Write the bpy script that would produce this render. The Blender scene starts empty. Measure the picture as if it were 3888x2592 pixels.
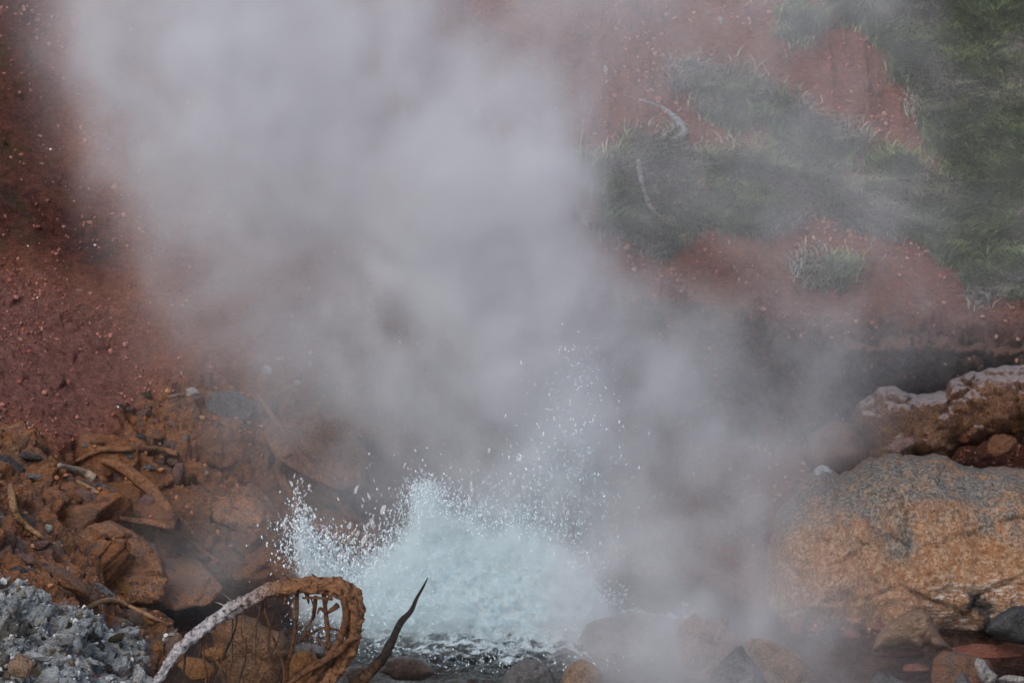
import bpy, bmesh, math, random
import numpy as np
from mathutils import Vector
random.seed(7); RNG = np.random.default_rng(7)
R = math.radians
# ------------------------------------------------------------------ camera, sky, sun, exposure
S = bpy.context.scene
COL = S.collection
CAM = np.array((0.0, -24.0, 7.5)); PITCH = R(14.0); F = 16070.0; W, H = 3888.0, 2592.0
cd = bpy.data.cameras.new('camera'); cam = bpy.data.objects.new('camera', cd); COL.objects.link(cam)
cam.location = CAM; cam.rotation_euler = (R(90) - PITCH, 0, 0)
cd.sensor_width = 36; cd.lens = 36 * F / W; cd.clip_end = 500; cd.clip_start = 0.5
cd.dof.use_dof = True; cd.dof.focus_distance = 22.6; cd.dof.aperture_fstop = 5.6
S.camera = cam
SUN_EL, SUN_AZ = 44.0, 205.0           # azimuth measured from +Y clockwise (towards the viewer's left, behind the camera)
w = bpy.data.worlds.new("World"); S.world = w; w.use_nodes = True
nt = w.node_tree; bg = nt.nodes['Background']
sk = nt.nodes.new('ShaderNodeTexSky'); sk.sky_type = 'NISHITA'; sk.sun_disc = False
sk.sun_elevation = R(SUN_EL); sk.sun_rotation = R(SUN_AZ); sk.air_density = 1.0; sk.dust_density = 3.0; sk.ozone_density = 1.0
nt.links.new(sk.outputs[0], bg.inputs[0]); bg.inputs[1].default_value = 0.11
sl = bpy.data.lights.new('sun', 'SUN'); sun = bpy.data.objects.new('sun', sl); COL.objects.link(sun)
sl.energy = 1.1; sl.angle = R(24); sl.color = (1.0, 0.965, 0.93)
sd = Vector((math.sin(R(SUN_AZ)) * math.cos(R(SUN_EL)), math.cos(R(SUN_AZ)) * math.cos(R(SUN_EL)), math.sin(R(SUN_EL))))
sun.rotation_euler = sd.to_track_quat('Z', 'Y').to_euler(); sun.location = (-6, -12, 16)
S.view_settings.view_transform = 'Standard'; S.view_settings.look = 'None'
S.view_settings.exposure = 0.70; S.view_settings.gamma = 1.0
S.render.engine = 'CYCLES'
S.cycles.max_bounces = 8; S.cycles.volume_bounces = 4; S.cycles.diffuse_bounces = 2; S.cycles.transparent_max_bounces = 8
S.cycles.volume_step_rate = 2.0; S.cycles.volume_max_steps = 256
S.cycles.use_denoising = True
try: S.cycles.denoiser = 'OPENIMAGEDENOISE'
except Exception: pass

# ------------------------------------------------------------------ helpers
cp, sp = math.cos(PITCH), math.sin(PITCH)
def project(P):
    d = np.asarray(P, float) - CAM
    fw = d[..., 1] * cp - d[..., 2] * sp
    up = d[..., 1] * sp + d[..., 2] * cp
    return W/2 + F * d[..., 0] / fw, H/2 - F * up / fw
def ray(px, py):
    a = (px - W/2) / F; b = (H/2 - py) / F
    return np.array((a, cp + b*sp, -sp + b*cp))
def at(px, py, Y):
    d = ray(px, py); t = (Y - CAM[1]) / d[1]
    return CAM + d * t
def sstep(a, b, x):
    t = np.clip((x - a) / (b - a), 0, 1); return t*t*(3 - 2*t)
def _h(i, j, k, s):
    n = (i.astype(np.int64)*73856093) ^ (j.astype(np.int64)*19349663) ^ (k.astype(np.int64)*83492791) ^ (s*2654435761)
    n = (n ^ (n >> 13)) * 1274126177 & 0x7fffffff
    return ((n ^ (n >> 15)) & 0xffff) / 65535.0
def vnoise(x, y, z, s=0):
    xi, yi, zi = np.floor(x), np.floor(y), np.floor(z)
    u, v, q = x-xi, y-yi, z-zi
    u = u*u*u*(u*(u*6-15)+10); v = v*v*v*(v*(v*6-15)+10); q = q*q*q*(q*(q*6-15)+10)
    xi = xi.astype(np.int64); yi = yi.astype(np.int64); zi = zi.astype(np.int64)
    r = 0
    for a in (0, 1):
        for b in (0, 1):
            for c in (0, 1):
                r = r + (u if a else 1-u)*(v if b else 1-v)*(q if c else 1-q)*_h(xi+a, yi+b, zi+c, s)
    return r*2 - 1
def fbm(x, y, z, s=0, o=4, g=0.5, ridge=False):
    r = 0; a = 1; f = 1; t = 0
    for k in range(o):
        n = vnoise(x*f + 17.3*k, y*f + 9.1*k, z*f + 3.7*k, s+k)
        if ridge: n = 1 - 2*np.abs(n)
        r = r + a*n; t += a; a *= g; f *= 2.03
    return r / t
def cells(x, y, s=0):
    """distance to the nearest and second nearest feature point, and the nearest one's hash"""
    xi, yi = np.floor(x), np.floor(y)
    f1 = np.full(np.shape(x), 9.0); f2 = f1.copy(); hh = f1*0
    z0 = np.zeros(np.shape(x))
    for a in (-1, 0, 1):
        for b in (-1, 0, 1):
            cx, cy = xi+a, yi+b
            ox, oy = _h(cx, cy, z0, s), _h(cx, cy, z0+1, s)
            d = np.hypot(cx+ox-x, cy+oy-y)
            n = d < f1
            f2 = np.where(n, f1, np.minimum(f2, d)); hh = np.where(n, _h(cx, cy, z0+2, s), hh); f1 = np.where(n, d, f1)
    return f1, f2, hh
def facets(x, y, s=0, tilt=0.5, gap=0.12):
    """broken rock: flat tilted plates of random height with cracks between them, in cell units"""
    xi, yi = np.floor(x), np.floor(y); z0 = np.zeros(np.shape(x))
    f1 = np.full(np.shape(x), 9.0); f2 = f1.copy(); h = z0.copy(); hh = z0.copy()
    for a in (-1, 0, 1):
        for b in (-1, 0, 1):
            cx, cy = xi+a, yi+b
            dx, dy = cx+_h(cx, cy, z0, s)-x, cy+_h(cx, cy, z0+1, s)-y
            d = np.hypot(dx, dy); n = d < f1
            hv = (_h(cx, cy, z0+3, s)-.5)*.7 + tilt*((_h(cx, cy, z0+4, s)-.5)*2*dx + (_h(cx, cy, z0+5, s)-.5)*2*dy)
            f2 = np.where(n, f1, np.minimum(f2, d)); h = np.where(n, hv, h); hh = np.where(n, _h(cx, cy, z0+2, s), hh); f1 = np.where(n, d, f1)
    return h - .45*(1-sstep(0, gap, f2-f1)), hh
def poly_sd(px, py, poly):
    """signed distance to a polygon, positive inside"""
    P = np.asarray(poly, float); Q = np.roll(P, -1, axis=0)
    d = np.full(np.shape(px), 1e9); ins = np.zeros(np.shape(px), bool)
    for (x0, y0), (x1, y1) in zip(P, Q):
        ex, ey = x1-x0, y1-y0; wx, wy = px-x0, py-y0
        t = np.clip((wx*ex + wy*ey) / (ex*ex + ey*ey + 1e-12), 0, 1)
        d = np.minimum(d, np.hypot(wx-ex*t, wy-ey*t))
        c = (y0 <= py) != (y1 <= py)
        with np.errstate(divide='ignore', invalid='ignore'):
            xx = x0 + (py - y0) * ex / (ey if ey != 0 else 1e-12)
        ins ^= c & (px < xx)
    return np.where(ins, d, -d)
def mesh_np(name, V, Fc, smooth=True):
    """Fc: (n,3) or (n,4) int array"""
    me = bpy.data.meshes.new(name); V = np.asarray(V, np.float32); Fc = np.asarray(Fc, np.int32)
    n, k = Fc.shape
    me.vertices.add(len(V)); me.vertices.foreach_set('co', V.ravel())
    me.loops.add(n*k); me.loops.foreach_set('vertex_index', Fc.ravel())
    me.polygons.add(n); me.polygons.foreach_set('loop_start', np.arange(0, n*k, k, dtype=np.int32))
    me.polygons.foreach_set('loop_total', np.full(n, k, np.int32))
    me.polygons.foreach_set('use_smooth', np.full(n, smooth, bool))
    me.update(calc_edges=True); me.validate()
    return me
def link(name, me, mat=None, parent=None, loc=None):
    o = bpy.data.objects.new(name, me); COL.objects.link(o)
    if mat and me is not None and len(me.materials) == 0: me.materials.append(mat)
    if parent: o.parent = parent
    if loc is not None: o.location = loc
    return o
def tag(o, label=None, cat=None, group=None, kind=None):
    if label: o['label'] = label
    if cat: o['category'] = cat
    if group: o['group'] = group
    if kind: o['kind'] = kind
    return o
def fattr(me, name, a):
    at_ = me.attributes.new(name, 'FLOAT', 'POINT'); at_.data.foreach_set('value', np.asarray(a, np.float32).ravel())

# ------------------------------------------------------------------ materials
class NT:
    def __init__(s, name):
        s.m = bpy.data.materials.new(name); s.m.use_nodes = True; s.t = s.m.node_tree
        s.b = s.t.nodes['Principled BSDF']; s.out = s.t.nodes['Material Output']
        s.co = s.n('ShaderNodeTexCoord').outputs['Object']
    def n(s, ty, **kw):
        k = s.t.nodes.new(ty)
        for a, v in kw.items(): setattr(k, a, v)
        return k
    def l(s, a, b): s.t.links.new(a, b)
    def noise(s, scale, detail=5, rough=0.6, vec=None, dist=0.0):
        k = s.n('ShaderNodeTexNoise'); k.inputs['Scale'].default_value = scale; k.inputs['Detail'].default_value = detail
        k.inputs['Roughness'].default_value = rough; k.inputs['Distortion'].default_value = dist
        s.l(vec or s.co, k.inputs['Vector']); return k.outputs['Fac']
    def voro(s, scale, feat='F1', out='Distance', vec=None):
        k = s.n('ShaderNodeTexVoronoi', feature=feat); k.inputs['Scale'].default_value = scale
        s.l(vec or s.co, k.inputs['Vector']); return k.outputs[out]
    def rng(s, v, a, b, c=0.0, d=1.0):
        k = s.n('ShaderNodeMapRange'); k.clamp = True
        for i, x in zip(('From Min', 'From Max', 'To Min', 'To Max'), (a, b, c, d)): k.inputs[i].default_value = x
        s.l(v, k.inputs['Value']); return k.outputs['Result']
    def math(s, op, a, b=None):
        k = s.n('ShaderNodeMath', operation=op)
        for i, x in enumerate((a, b)):
            if x is None: continue
            if isinstance(x, (int, float)): k.inputs[i].default_value = x
            else: s.l(x, k.inputs[i])
        return k.outputs[0]
    def mix(s, f, a, b, mode='MIX'):
        k = s.n('ShaderNodeMix', data_type='RGBA', blend_type=mode)
        for i, x in ((0, f), (6, a), (7, b)):
            if isinstance(x, (int, float)): k.inputs[i].default_value = x
            elif isinstance(x, tuple): k.inputs[i].default_value = (*x, 1)
            else: s.l(x, k.inputs[i])
        return k.outputs[2]
    def attr(s, name):
        k = s.n('ShaderNodeAttribute'); k.attribute_name = name; return k.outputs['Fac']
    def bump(s, h, dist, strength=1.0, prev=None):
        k = s.n('ShaderNodeBump'); k.inputs['Distance'].default_value = dist; k.inputs['Strength'].default_value = strength
        s.l(h, k.inputs['Height'])
        if prev is not None: s.l(prev, k.inputs['Normal'])
        return k.outputs['Normal']
    def done(s, col=None, rough=0.85, normal=None, spec=0.3):
        if col is not None:
            if isinstance(col, tuple): s.b.inputs['Base Color'].default_value = (*col, 1)
            else: s.l(col, s.b.inputs['Base Color'])
        if isinstance(rough, (int, float)): s.b.inputs['Roughness'].default_value = rough
        else: s.l(rough, s.b.inputs['Roughness'])
        s.b.inputs['Specular IOR Level'].default_value = spec
        if normal is not None: s.l(normal, s.b.inputs['Normal'])
        return s.m

def rock_mat(name, base, second, stain=None, stain_at=0.55, sc=1.0, speck=None, rough=0.8, spec=0.3, up_col=None, streak=False):
    m = NT(name)
    oi = m.n('ShaderNodeObjectInfo').outputs['Random']
    vec = m.n('ShaderNodeVectorMath', operation='ADD'); m.l(m.co, vec.inputs[0])
    cmb = m.n('ShaderNodeCombineXYZ'); rr = m.math('MULTIPLY', oi, 37.0)
    for i in range(3): m.l(rr, cmb.inputs[i])
    m.l(cmb.outputs[0], vec.inputs[1]); v = vec.outputs[0]
    n1 = m.noise(7*sc, 8, 0.65, v); n2 = m.noise(26*sc, 6, 0.7, v); n3 = m.noise(120*sc, 4, 0.7, v)
    c = m.mix(m.rng(n1, 0.38, 0.62), base, second)
    if stain: c = m.mix(m.rng(n2, stain_at, stain_at+0.12), c, stain)
    dk = m.rng(n3, 0.36, 0.64, 0.5, 1.35)
    k = m.n('ShaderNodeHueSaturation'); m.l(c, k.inputs['Color']); m.l(dk, k.inputs['Value']); c = k.outputs[0]
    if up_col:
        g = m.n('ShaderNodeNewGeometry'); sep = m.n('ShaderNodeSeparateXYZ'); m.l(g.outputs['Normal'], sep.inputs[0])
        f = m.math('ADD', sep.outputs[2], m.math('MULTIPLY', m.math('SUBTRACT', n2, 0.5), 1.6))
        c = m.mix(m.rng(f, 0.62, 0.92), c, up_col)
    if speck:
        c = m.mix(m.rng(m.noise(60*sc, 3, 0.8, v), 0.60, 0.68), c, speck)
    c = m.mix(m.math('MULTIPLY', m.rng(n2, .36, .46, 1, 0), .55), c, (0.05, 0.035, 0.028))
    h = m.math('ADD', m.math('MULTIPLY', n2, 1.0), m.math('MULTIPLY', n3, 0.6))
    nrm = m.bump(h, 0.06, 1.0)
    return m.done(c, rough, nrm, spec)

# ------------------------------------------------------------------ terrain
def z0(px, py):
    d = ray(px, py); t = -CAM[2] / d[2]; p = CAM + d*t
    return p[0], p[1]
POOL = [z0(*p) for p in ((640,2350),(700,2255),(850,2205),(1100,2190),(1400,2190),(1800,2180),(2300,2180),(2700,2220),(2950,2330),(3050,2425),(3888,2425),(4500,2425))]
POOL += [(9, -1.2), (60, -8), (60, -60), (-60, -60), (-60, -14), (-9, -12), (-2.6, -6.5), (-1.95, -3.2), z0(720,2520), z0(700,2440), z0(655,2400)]
def H0(x, y):
    d = -poly_sd(x, y, POOL)
    wob = fbm(x*0.7, y*0.7, 0*x, 3, 3)
    zl = np.interp(d + 0.10*wob, (-3, -0.5, -0.1, 0.05, 0.5, 1.5, 7, 40), (-0.35, -0.25, -0.10, 0.02, 0.50, 1.33, 5.4, 14))
    ye = y + 0.22*wob + 0.25*np.sin(x*1.7)*0.4
    zr = np.interp(ye, (-1.5, -0.6, 0.6, 1.55, 1.9, 2.0, 2.8, 5.0, 9.0, 40), (-0.3, 0.05, 0.28, 0.52, 1.02, 1.12, 1.42, 2.92, 5.4, 14))
    zr = np.minimum(zr, np.maximum(1.3*d, -0.3))
    # the gully that runs down the grassy hillside
    q = 0.55*(x-1.25) + 0.835*(y-4.3)                              # across
    zr = zr - 0.10*np.exp(-(q/0.28)**2) * sstep(2.4, 3.2, y)
    wr = sstep(0.0, 1.4, x + 0.15*wob)
    return zl*(1-wr) + zr*wr, d, wr
def axis(a, b, st, lo, hi):
    o = [a]; k = st
    while o[-1] > lo: k *= 1.25; o.append(o[-1]-k)
    o = o[::-1]; m_ = list(np.arange(a+st, b, st)); o += m_; k = st
    while o[-1] < hi: k *= 1.25; o.append(o[-1]+k)
    return np.array(o)
GX = axis(-3.7, 3.7, 0.0115, -30, 30); GY = axis(-4.4, 5.6, 0.0135, -40, 40)
XX, YY = np.meshgrid(GX, GY)
Z0, DP, WR = H0(XX, YY)
UX, UY = project(np.stack((XX, YY, Z0), -1))
nv = (UX - 1944) / 600; 
wx = UX + 45*fbm(XX*3, YY*3, Z0*3, 11, 3) + 25*fbm(XX*14, YY*14, Z0*0, 12, 2)
wy = UY + 45*fbm(XX*3, YY*3, Z0*3, 13, 3) + 25*fbm(XX*14, YY*14, Z0*0, 14, 2)
def pm(poly, soft=40): return sstep(-soft, soft, poly_sd(wx, wy, poly))
GRASS = np.maximum.reduce([
    pm([(3080,-300),(3100,-20),(3370,165),(3450,380),(3540,580),(3720,690),(3888,750),(4500,900),(4500,-300)]),
    pm([(2567,250),(2797,250),(2835,344),(3003,398),(3156,520),(3347,566),(3539,650),(3692,689),(3883,790),(4300,950),(4300,1150),(3888,1120),(3690,1100),(3653,1025),(3393,918),(3332,905),(3179,850),(2888,900),(2613,890),(2544,950),(2200,900),(1900,700),(2300,560),(2452,551),(2735,612),(2965,581),(2827,520),(2674,428)], 30),
    pm([(3000,980),(3060,955),(3200,970),(3225,1010),(3150,1035),(3020,1030)], 15),
    pm([(3020,1070),(3150,1060),(3280,1075),(3290,1100),(3040,1095)], 12),
    0.8*pm([(2960,60),(3060,40),(3120,120),(3100,200),(2990,210)], 25),
    0.8*pm([(2560,330),(2620,240),(2790,240),(2840,330),(2700,420)], 25)])
GRASS *= sstep(0.1, 0.6, WR)
GRASS = np.clip(GRASS - 1.1*sstep(.12, .34, fbm(XX*3.5, YY*5, XX*0, 17, 4, .6)) * (UX < 3420), 0, 1)
left = 1 - sstep(0.2, 0.9, WR); n3w = fbm(XX*2, YY*2, Z0*0, 27, 3)
ORANGE = pm([(-900,1500),(0,1630),(200,1700),(400,1665),(460,1560),(560,1500),(800,1440),(1000,1430),(1500,1450),(2300,1400),(2600,1700),(2600,3200),(-900,3200)], 35) * left
SINTER = pm([(-900,2150),(0,2265),(150,2280),(330,2330),(480,2350),(610,2450),(560,2540),(640,2700),(600,3300),(-900,3300)], 22)
SINTER *= 1 - 0.75*np.maximum.reduce([pm([(600,2420),(680,2440),(690,2592),(570,2592),(545,2500)], 20), pm([(250,2520),(360,2500),(380,2592),(260,2592)], 20)])
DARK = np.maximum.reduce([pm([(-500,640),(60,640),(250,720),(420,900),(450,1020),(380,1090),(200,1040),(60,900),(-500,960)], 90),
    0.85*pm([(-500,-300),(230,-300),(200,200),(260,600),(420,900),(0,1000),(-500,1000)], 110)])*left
PINK = np.maximum(pm([(-400,900),(200,1100),(520,1300),(480,1560),(200,1660),(0,1620),(-400,1500)], 120), 0)*left
WET = np.maximum(sstep(0.95, 0.05, DP + .2*n3w)*sstep(-0.5, 0.1, XX+1.9)*left, 0)
REDBED = sstep(1.4, 2.0, XX) * sstep(-0.1, -0.6, YY)
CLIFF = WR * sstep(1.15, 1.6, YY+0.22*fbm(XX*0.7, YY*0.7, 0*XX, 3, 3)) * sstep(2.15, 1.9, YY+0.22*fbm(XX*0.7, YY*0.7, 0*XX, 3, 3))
# relief
n1 = fbm(XX*5, YY*5, Z0*5, 21, 4); n2 = fbm(XX*22, YY*22, Z0*10, 22, 3, ridge=True); n3 = fbm(XX*2, YY*2, Z0*0, 23, 3)
wxx = XX + 0.06*n1; wyy = YY + 0.06*n2*0.4
a1, a2, ah = cells(wxx*5.5, wyy*6.5, 31); b1, b2, bh = cells(wxx*15, wyy*17, 32); c1, c2, ch = cells(XX*38, YY*40, 33)
stones = ((ah > 0.35)*np.clip(0.6 - a1, 0, 0.6)**0.7*0.13 + (bh > 0.3)*np.clip(0.55 - b1, 0, 1)**0.7*0.05)*(1-0.8*CLIFF)
bank = ORANGE*(1-WET*0.3)
sU, sV = (wxx*.80 + (YY+Z0*.9)*-.60), (wxx*.60 + (YY+Z0*.9)*.80)      # strata run down to the right
k0, kh0 = facets(sU*1.5+.5*n3, sV*3.0+.3*n1, 34, .9, .06); k1, kh1 = facets(sU*3.6+.3*n3, sV*6.2, 35, .8, .10); k2, kh2 = facets(wxx*10, (YY+Z0*.5)*11, 36, .8, .12); k3, kh3 = facets(XX*23, (YY+Z0*.5)*25, 37, .8, .15)
rub = sstep(-.25, .15, fbm(XX*1.7, YY*1.7, XX*0, 39, 3))
lump0 = sstep(0.3, 0.9, WR)*(1-GRASS)*sstep(2.6, 1.9, YY)
REL = 0.05*n3 + bank*(0.05*n1 + 0.012*n2 + 0.45*stones) 
REL += (1-bank)*(1-SINTER)*(0.025*n1 + 0.008*n2 + np.where(ch > 0.72, np.clip(0.45-c1, 0, 1)*0.022, 0) + np.where(bh > 0.88, np.clip(0.4-b1, 0, 1)*0.05, 0))
REL += SINTER*(0.05*n1 + 0.012*n2 + (bh > 0.2)*np.clip(0.5-b1, 0, 1)**0.6*0.045 + (ch > 0.3)*np.clip(0.5-c1, 0, 1)**0.6*0.02)
REL += bank*(.20*k0 + .11*k1 + .045*k2*(.35+.65*rub) + .012*k3) + lump0*(.05*k1 + .045*k2 + .02*k3) + SINTER*(.02*k2 + .012*k3)
REL += CLIFF*(0.12*n1 + .10*k1 + .05*k2) + (1-bank)*(1-SINTER)*(1-GRASS)*(.030*k1 + .014*k2 + .05*fbm(XX*6, YY*1.2, XX*0, 44, 3, ridge=True)*WR) + GRASS*0.03*n1
lump = sstep(0.3, 0.9, WR)*(1-GRASS)*sstep(2.4, 1.9, YY); REL += lump*(0.015*n2 + 0.3*stones)
REL *= np.where(DP < 0.03, 0.35, 1.0)
GZY, GZX = np.gradient(Z0, GY, GX)
NZ = 1/np.sqrt(1+GZX**2+GZY**2); TP = np.stack((XX-GZX*NZ*REL, YY-GZY*NZ*REL, Z0+NZ*REL), -1)   # relief stands out along the slope's normal
ZZ = Z0 + REL/NZ
def hsample(x, y):
    i = np.clip(np.searchsorted(GX, x)-1, 0, len(GX)-2); j = np.clip(np.searchsorted(GY, y)-1, 0, len(GY)-2)
    u = (x-GX[i])/(GX[i+1]-GX[i]); v = (y-GY[j])/(GY[j+1]-GY[j])
    return (ZZ[j,i]*(1-u)+ZZ[j,i+1]*u)*(1-v) + (ZZ[j+1,i]*(1-u)+ZZ[j+1,i+1]*u)*v
def ground(px, py, pool=False):
    """the point of the terrain (or the pool's surface) seen at a photo pixel"""
    d = ray(px, py); t = np.linspace(16, 34, 1801)
    P = CAM[:, None] + d[:, None]*t
    h = hsample(P[0], P[1])
    if pool: h = np.maximum(h, 0.0)
    k = int(np.argmax(P[2] <= h))
    return P[:, k]
nr, nc = XX.shape
idx = np.arange(nr*nc).reshape(nr, nc)
Fq = np.stack((idx[:-1,:-1], idx[:-1,1:], idx[1:,1:], idx[1:,:-1]), -1).reshape(-1, 4)
gme = mesh_np('ground', TP.reshape(-1, 3), Fq)
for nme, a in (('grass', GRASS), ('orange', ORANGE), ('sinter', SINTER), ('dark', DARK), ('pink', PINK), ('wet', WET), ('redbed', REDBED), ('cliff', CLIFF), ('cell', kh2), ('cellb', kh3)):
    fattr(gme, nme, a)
m = NT('earth')
nA, nB, nC, nD = m.noise(3, 8, 0.65), m.noise(14, 8, 0.7), m.noise(55, 6, 0.7), m.noise(190, 3, 0.7)
red = m.mix(m.rng(nB, 0.35, 0.65), (0.20, 0.075, 0.050), (0.32, 0.140, 0.098))
red = m.mix(m.rng(nA, 0.4, 0.62), red, (0.31, 0.115, 0.062))
pink = m.mix(m.rng(nB, 0.35, 0.65), (0.165, 0.068, 0.055), (0.28, 0.128, 0.108))
c = m.mix(m.attr('pink'), red, pink)
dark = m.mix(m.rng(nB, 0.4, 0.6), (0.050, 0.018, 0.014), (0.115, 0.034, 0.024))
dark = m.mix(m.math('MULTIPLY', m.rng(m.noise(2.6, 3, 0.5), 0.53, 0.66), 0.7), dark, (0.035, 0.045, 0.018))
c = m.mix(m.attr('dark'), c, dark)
org = m.mix(m.rng(nB, 0.36, 0.62), (0.25, 0.105, 0.050), (0.42, 0.185, 0.085))
org = m.mix(m.rng(nA, 0.5, 0.66), org, (0.33, 0.155, 0.09))
org = m.mix(m.rng(m.noise(24, 5, 0.7), 0.56, 0.66), org, (0.15, 0.115, 0.11))
org = m.mix(m.rng(nC, 0.28, 0.42, 1, 0), org, (0.07, 0.035, 0.02))
cl = m.attr('cell'); cb = m.attr('cellb')
org = m.mix(m.math('MULTIPLY', m.rng(cl, .74, .76), .6), org, m.mix(m.rng(nC, .4, .6), (0.13,0.085,0.075), (0.23,0.15,0.125)))
org = m.mix(m.math('MULTIPLY', m.rng(cl, .92, .94), .7), org, (0.12,0.11,0.11))
org = m.mix(m.math('MULTIPLY', m.rng(cb, .80, .82), .7), org, (0.17,0.10,0.075))
org = m.mix(m.math('MULTIPLY', m.rng(cb, .2, .18), .5), org, (0.33,0.17,0.09))
c = m.mix(m.attr('orange'), c, org)
c = m.mix(m.math('MULTIPLY', m.attr('wet'), 0.85), c, m.mix(m.rng(nB, 0.4, 0.6), (0.070, 0.045, 0.034), (0.20, 0.105, 0.058)))
c = m.mix(m.attr('redbed'), c, m.mix(m.rng(nB, 0.4, 0.6), (0.20, 0.065, 0.048), (0.36, 0.17, 0.13)))
sin_ = m.mix(m.rng(nB, 0.36, 0.64), (0.30, 0.33, 0.345), (0.58, 0.635, 0.66))
sin_ = m.mix(m.rng(m.noise(9, 6, 0.7), 0.54, 0.64), sin_, (0.15, 0.085, 0.045))
sin_ = m.mix(m.rng(nC, 0.34, 0.46, 1, 0), sin_, (0.06, 0.055, 0.04))
sin_ = m.mix(m.math('MULTIPLY', m.rng(cl, .78, .80), .8), sin_, (0.10, 0.085, 0.055))
sin_ = m.mix(m.math('MULTIPLY', m.rng(cb, .25, .23), .7), sin_, (0.50, 0.52, 0.52))
c = m.mix(m.attr('sinter'), c, sin_)
c = m.mix(m.attr('cliff'), c, m.mix(m.rng(nB, 0.4, 0.6), (0.040, 0.028, 0.022), (0.17, 0.095, 0.068)))  # the hollow's shade is partly painted into this dark cliff colour
c = m.mix(m.math('MULTIPLY', m.attr('grass'), 0.9), c, m.mix(m.rng(nB, 0.4, 0.6), (0.085, 0.070, 0.042), (0.17, 0.105, 0.070)))
mp = m.n('ShaderNodeMapping'); m.l(m.co, mp.inputs[0]); mp.inputs['Scale'].default_value = (1, 1.6, 3.0); mp.inputs['Rotation'].default_value = (0, R(-8), 0)
gr = m.noise(20, 9, .8, mp.outputs[0]); hg = m.n('ShaderNodeHueSaturation'); m.l(c, hg.inputs['Color']); m.l(m.rng(gr, .34, .66, .55, 1.45), hg.inputs['Value']); c = hg.outputs[0]
hs = m.n('ShaderNodeHueSaturation'); m.l(c, hs.inputs['Color']); m.l(m.rng(nD, 0.3, 0.72, 0.6, 1.4), hs.inputs['Value']); c = hs.outputs[0]
sp_ = m.math('MULTIPLY', m.rng(m.voro(95), 0.0, 0.20, 1, 0), m.rng(m.noise(40, 2, 0.5), 0.52, 0.62))
c = m.mix(m.math('MULTIPLY', sp_, 0.35), c, (0.42, 0.33, 0.29))
nrm = m.bump(m.math('ADD', m.math('MULTIPLY', nC, 1.0), m.math('ADD', m.math('MULTIPLY', nD, 0.45), m.math('MULTIPLY', gr, .9))), 0.04, 1.0)
EARTH = m.done(c, m.rng(m.attr('wet'), 0, 1, 0.9, 0.45), nrm, 0.25)
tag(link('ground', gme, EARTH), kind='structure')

# ------------------------------------------------------------------ shape builders
from mathutils.geometry import delaunay_2d_cdt
def PXM(Y=-1.0): return F / ((Y - CAM[1]) * 1.035)          # photo pixels in a metre at depth Y
_ICO = {}
def ico(n):
    if n not in _ICO:
        bm = bmesh.new(); bmesh.ops.create_icosphere(bm, subdivisions=n, radius=1.0)
        _ICO[n] = (np.array([v.co[:] for v in bm.verts]), np.array([[v.index for v in f.verts] for f in bm.faces])); bm.free()
    return _ICO[n]
def rock_verts(dims, seed, ang=0.6, n=4, rough=0.12):
    """a broken stone: a ball cut by random planes, roughened"""
    V, Fc = ico(n); V = V.copy(); r = np.random.default_rng(seed)
    V = V * (1 + 0.25*fbm(V[:,0]*1.1+seed, V[:,1]*1.1, V[:,2]*1.1, seed, 2))[:, None]
    for k in range(int(5 + 9*ang)):
        d = r.normal(size=3); d /= np.linalg.norm(d); h = 1.0 - ang*r.uniform(0.12, 0.55)
        e = V @ d - h; V = V - np.outer(np.maximum(e, 0)*0.93, d)
    V = V * (1 + rough*fbm(V[:,0]*2.6+seed, V[:,1]*2.6, V[:,2]*2.6, seed+5, 4, 0.6))[:, None]
    k, _ = facets(V[:,0]*2.2+V[:,1]*1.3+seed, V[:,2]*2.2-V[:,1]*1.1, seed, .5, .1)
    V = V * (1 + .10*ang*k)[:, None]
    V = V / np.abs(V).max(0)
    return V * np.asarray(dims), Fc
def rot(rx, ry, rz):
    cx, sx, cy, sy, cz, sz = math.cos(rx), math.sin(rx), math.cos(ry), math.sin(ry), math.cos(rz), math.sin(rz)
    return (np.array(((cz,-sz,0),(sz,cz,0),(0,0,1))) @ np.array(((cy,0,sy),(0,1,0),(-sy,0,cy))) @ np.array(((1,0,0),(0,cx,-sx),(0,sx,cx))))
def place_rock(px, py, wpx, hpx, deg, mat, name, label, cat='rock', group=None, seed=None, ang=0.6, depth=None, sink=0.15, rough=0.12, pool=False, at_y=None, n=4):
    """a stone centred on a photo pixel, wpx by hpx big as seen, its long side turned deg in the picture, resting on the ground"""
    seed = seed if seed is not None else int(px*7+py*13)
    P = ground(px, py, pool) if at_y is None else at(px, py, at_y)
    k = (P[1]-CAM[1])*1.035/F; a, b = wpx*k/2, hpx*k/2
    V, Fc = rock_verts((a, (depth or 0.8)*max(a*0.75, b), b), seed, ang, n, rough)
    V = V @ rot(PITCH*-1, 0, 0).T @ rot(0, R(deg), 0).T
    d = ray(px, py); d = d/np.linalg.norm(d)
    me = mesh_np(name, V, Fc); P = P + d*min(a, b)*(2*sink - 0.35)
    o = link(name, me, mat, loc=P)
    return tag(o, label, cat, group)
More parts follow.
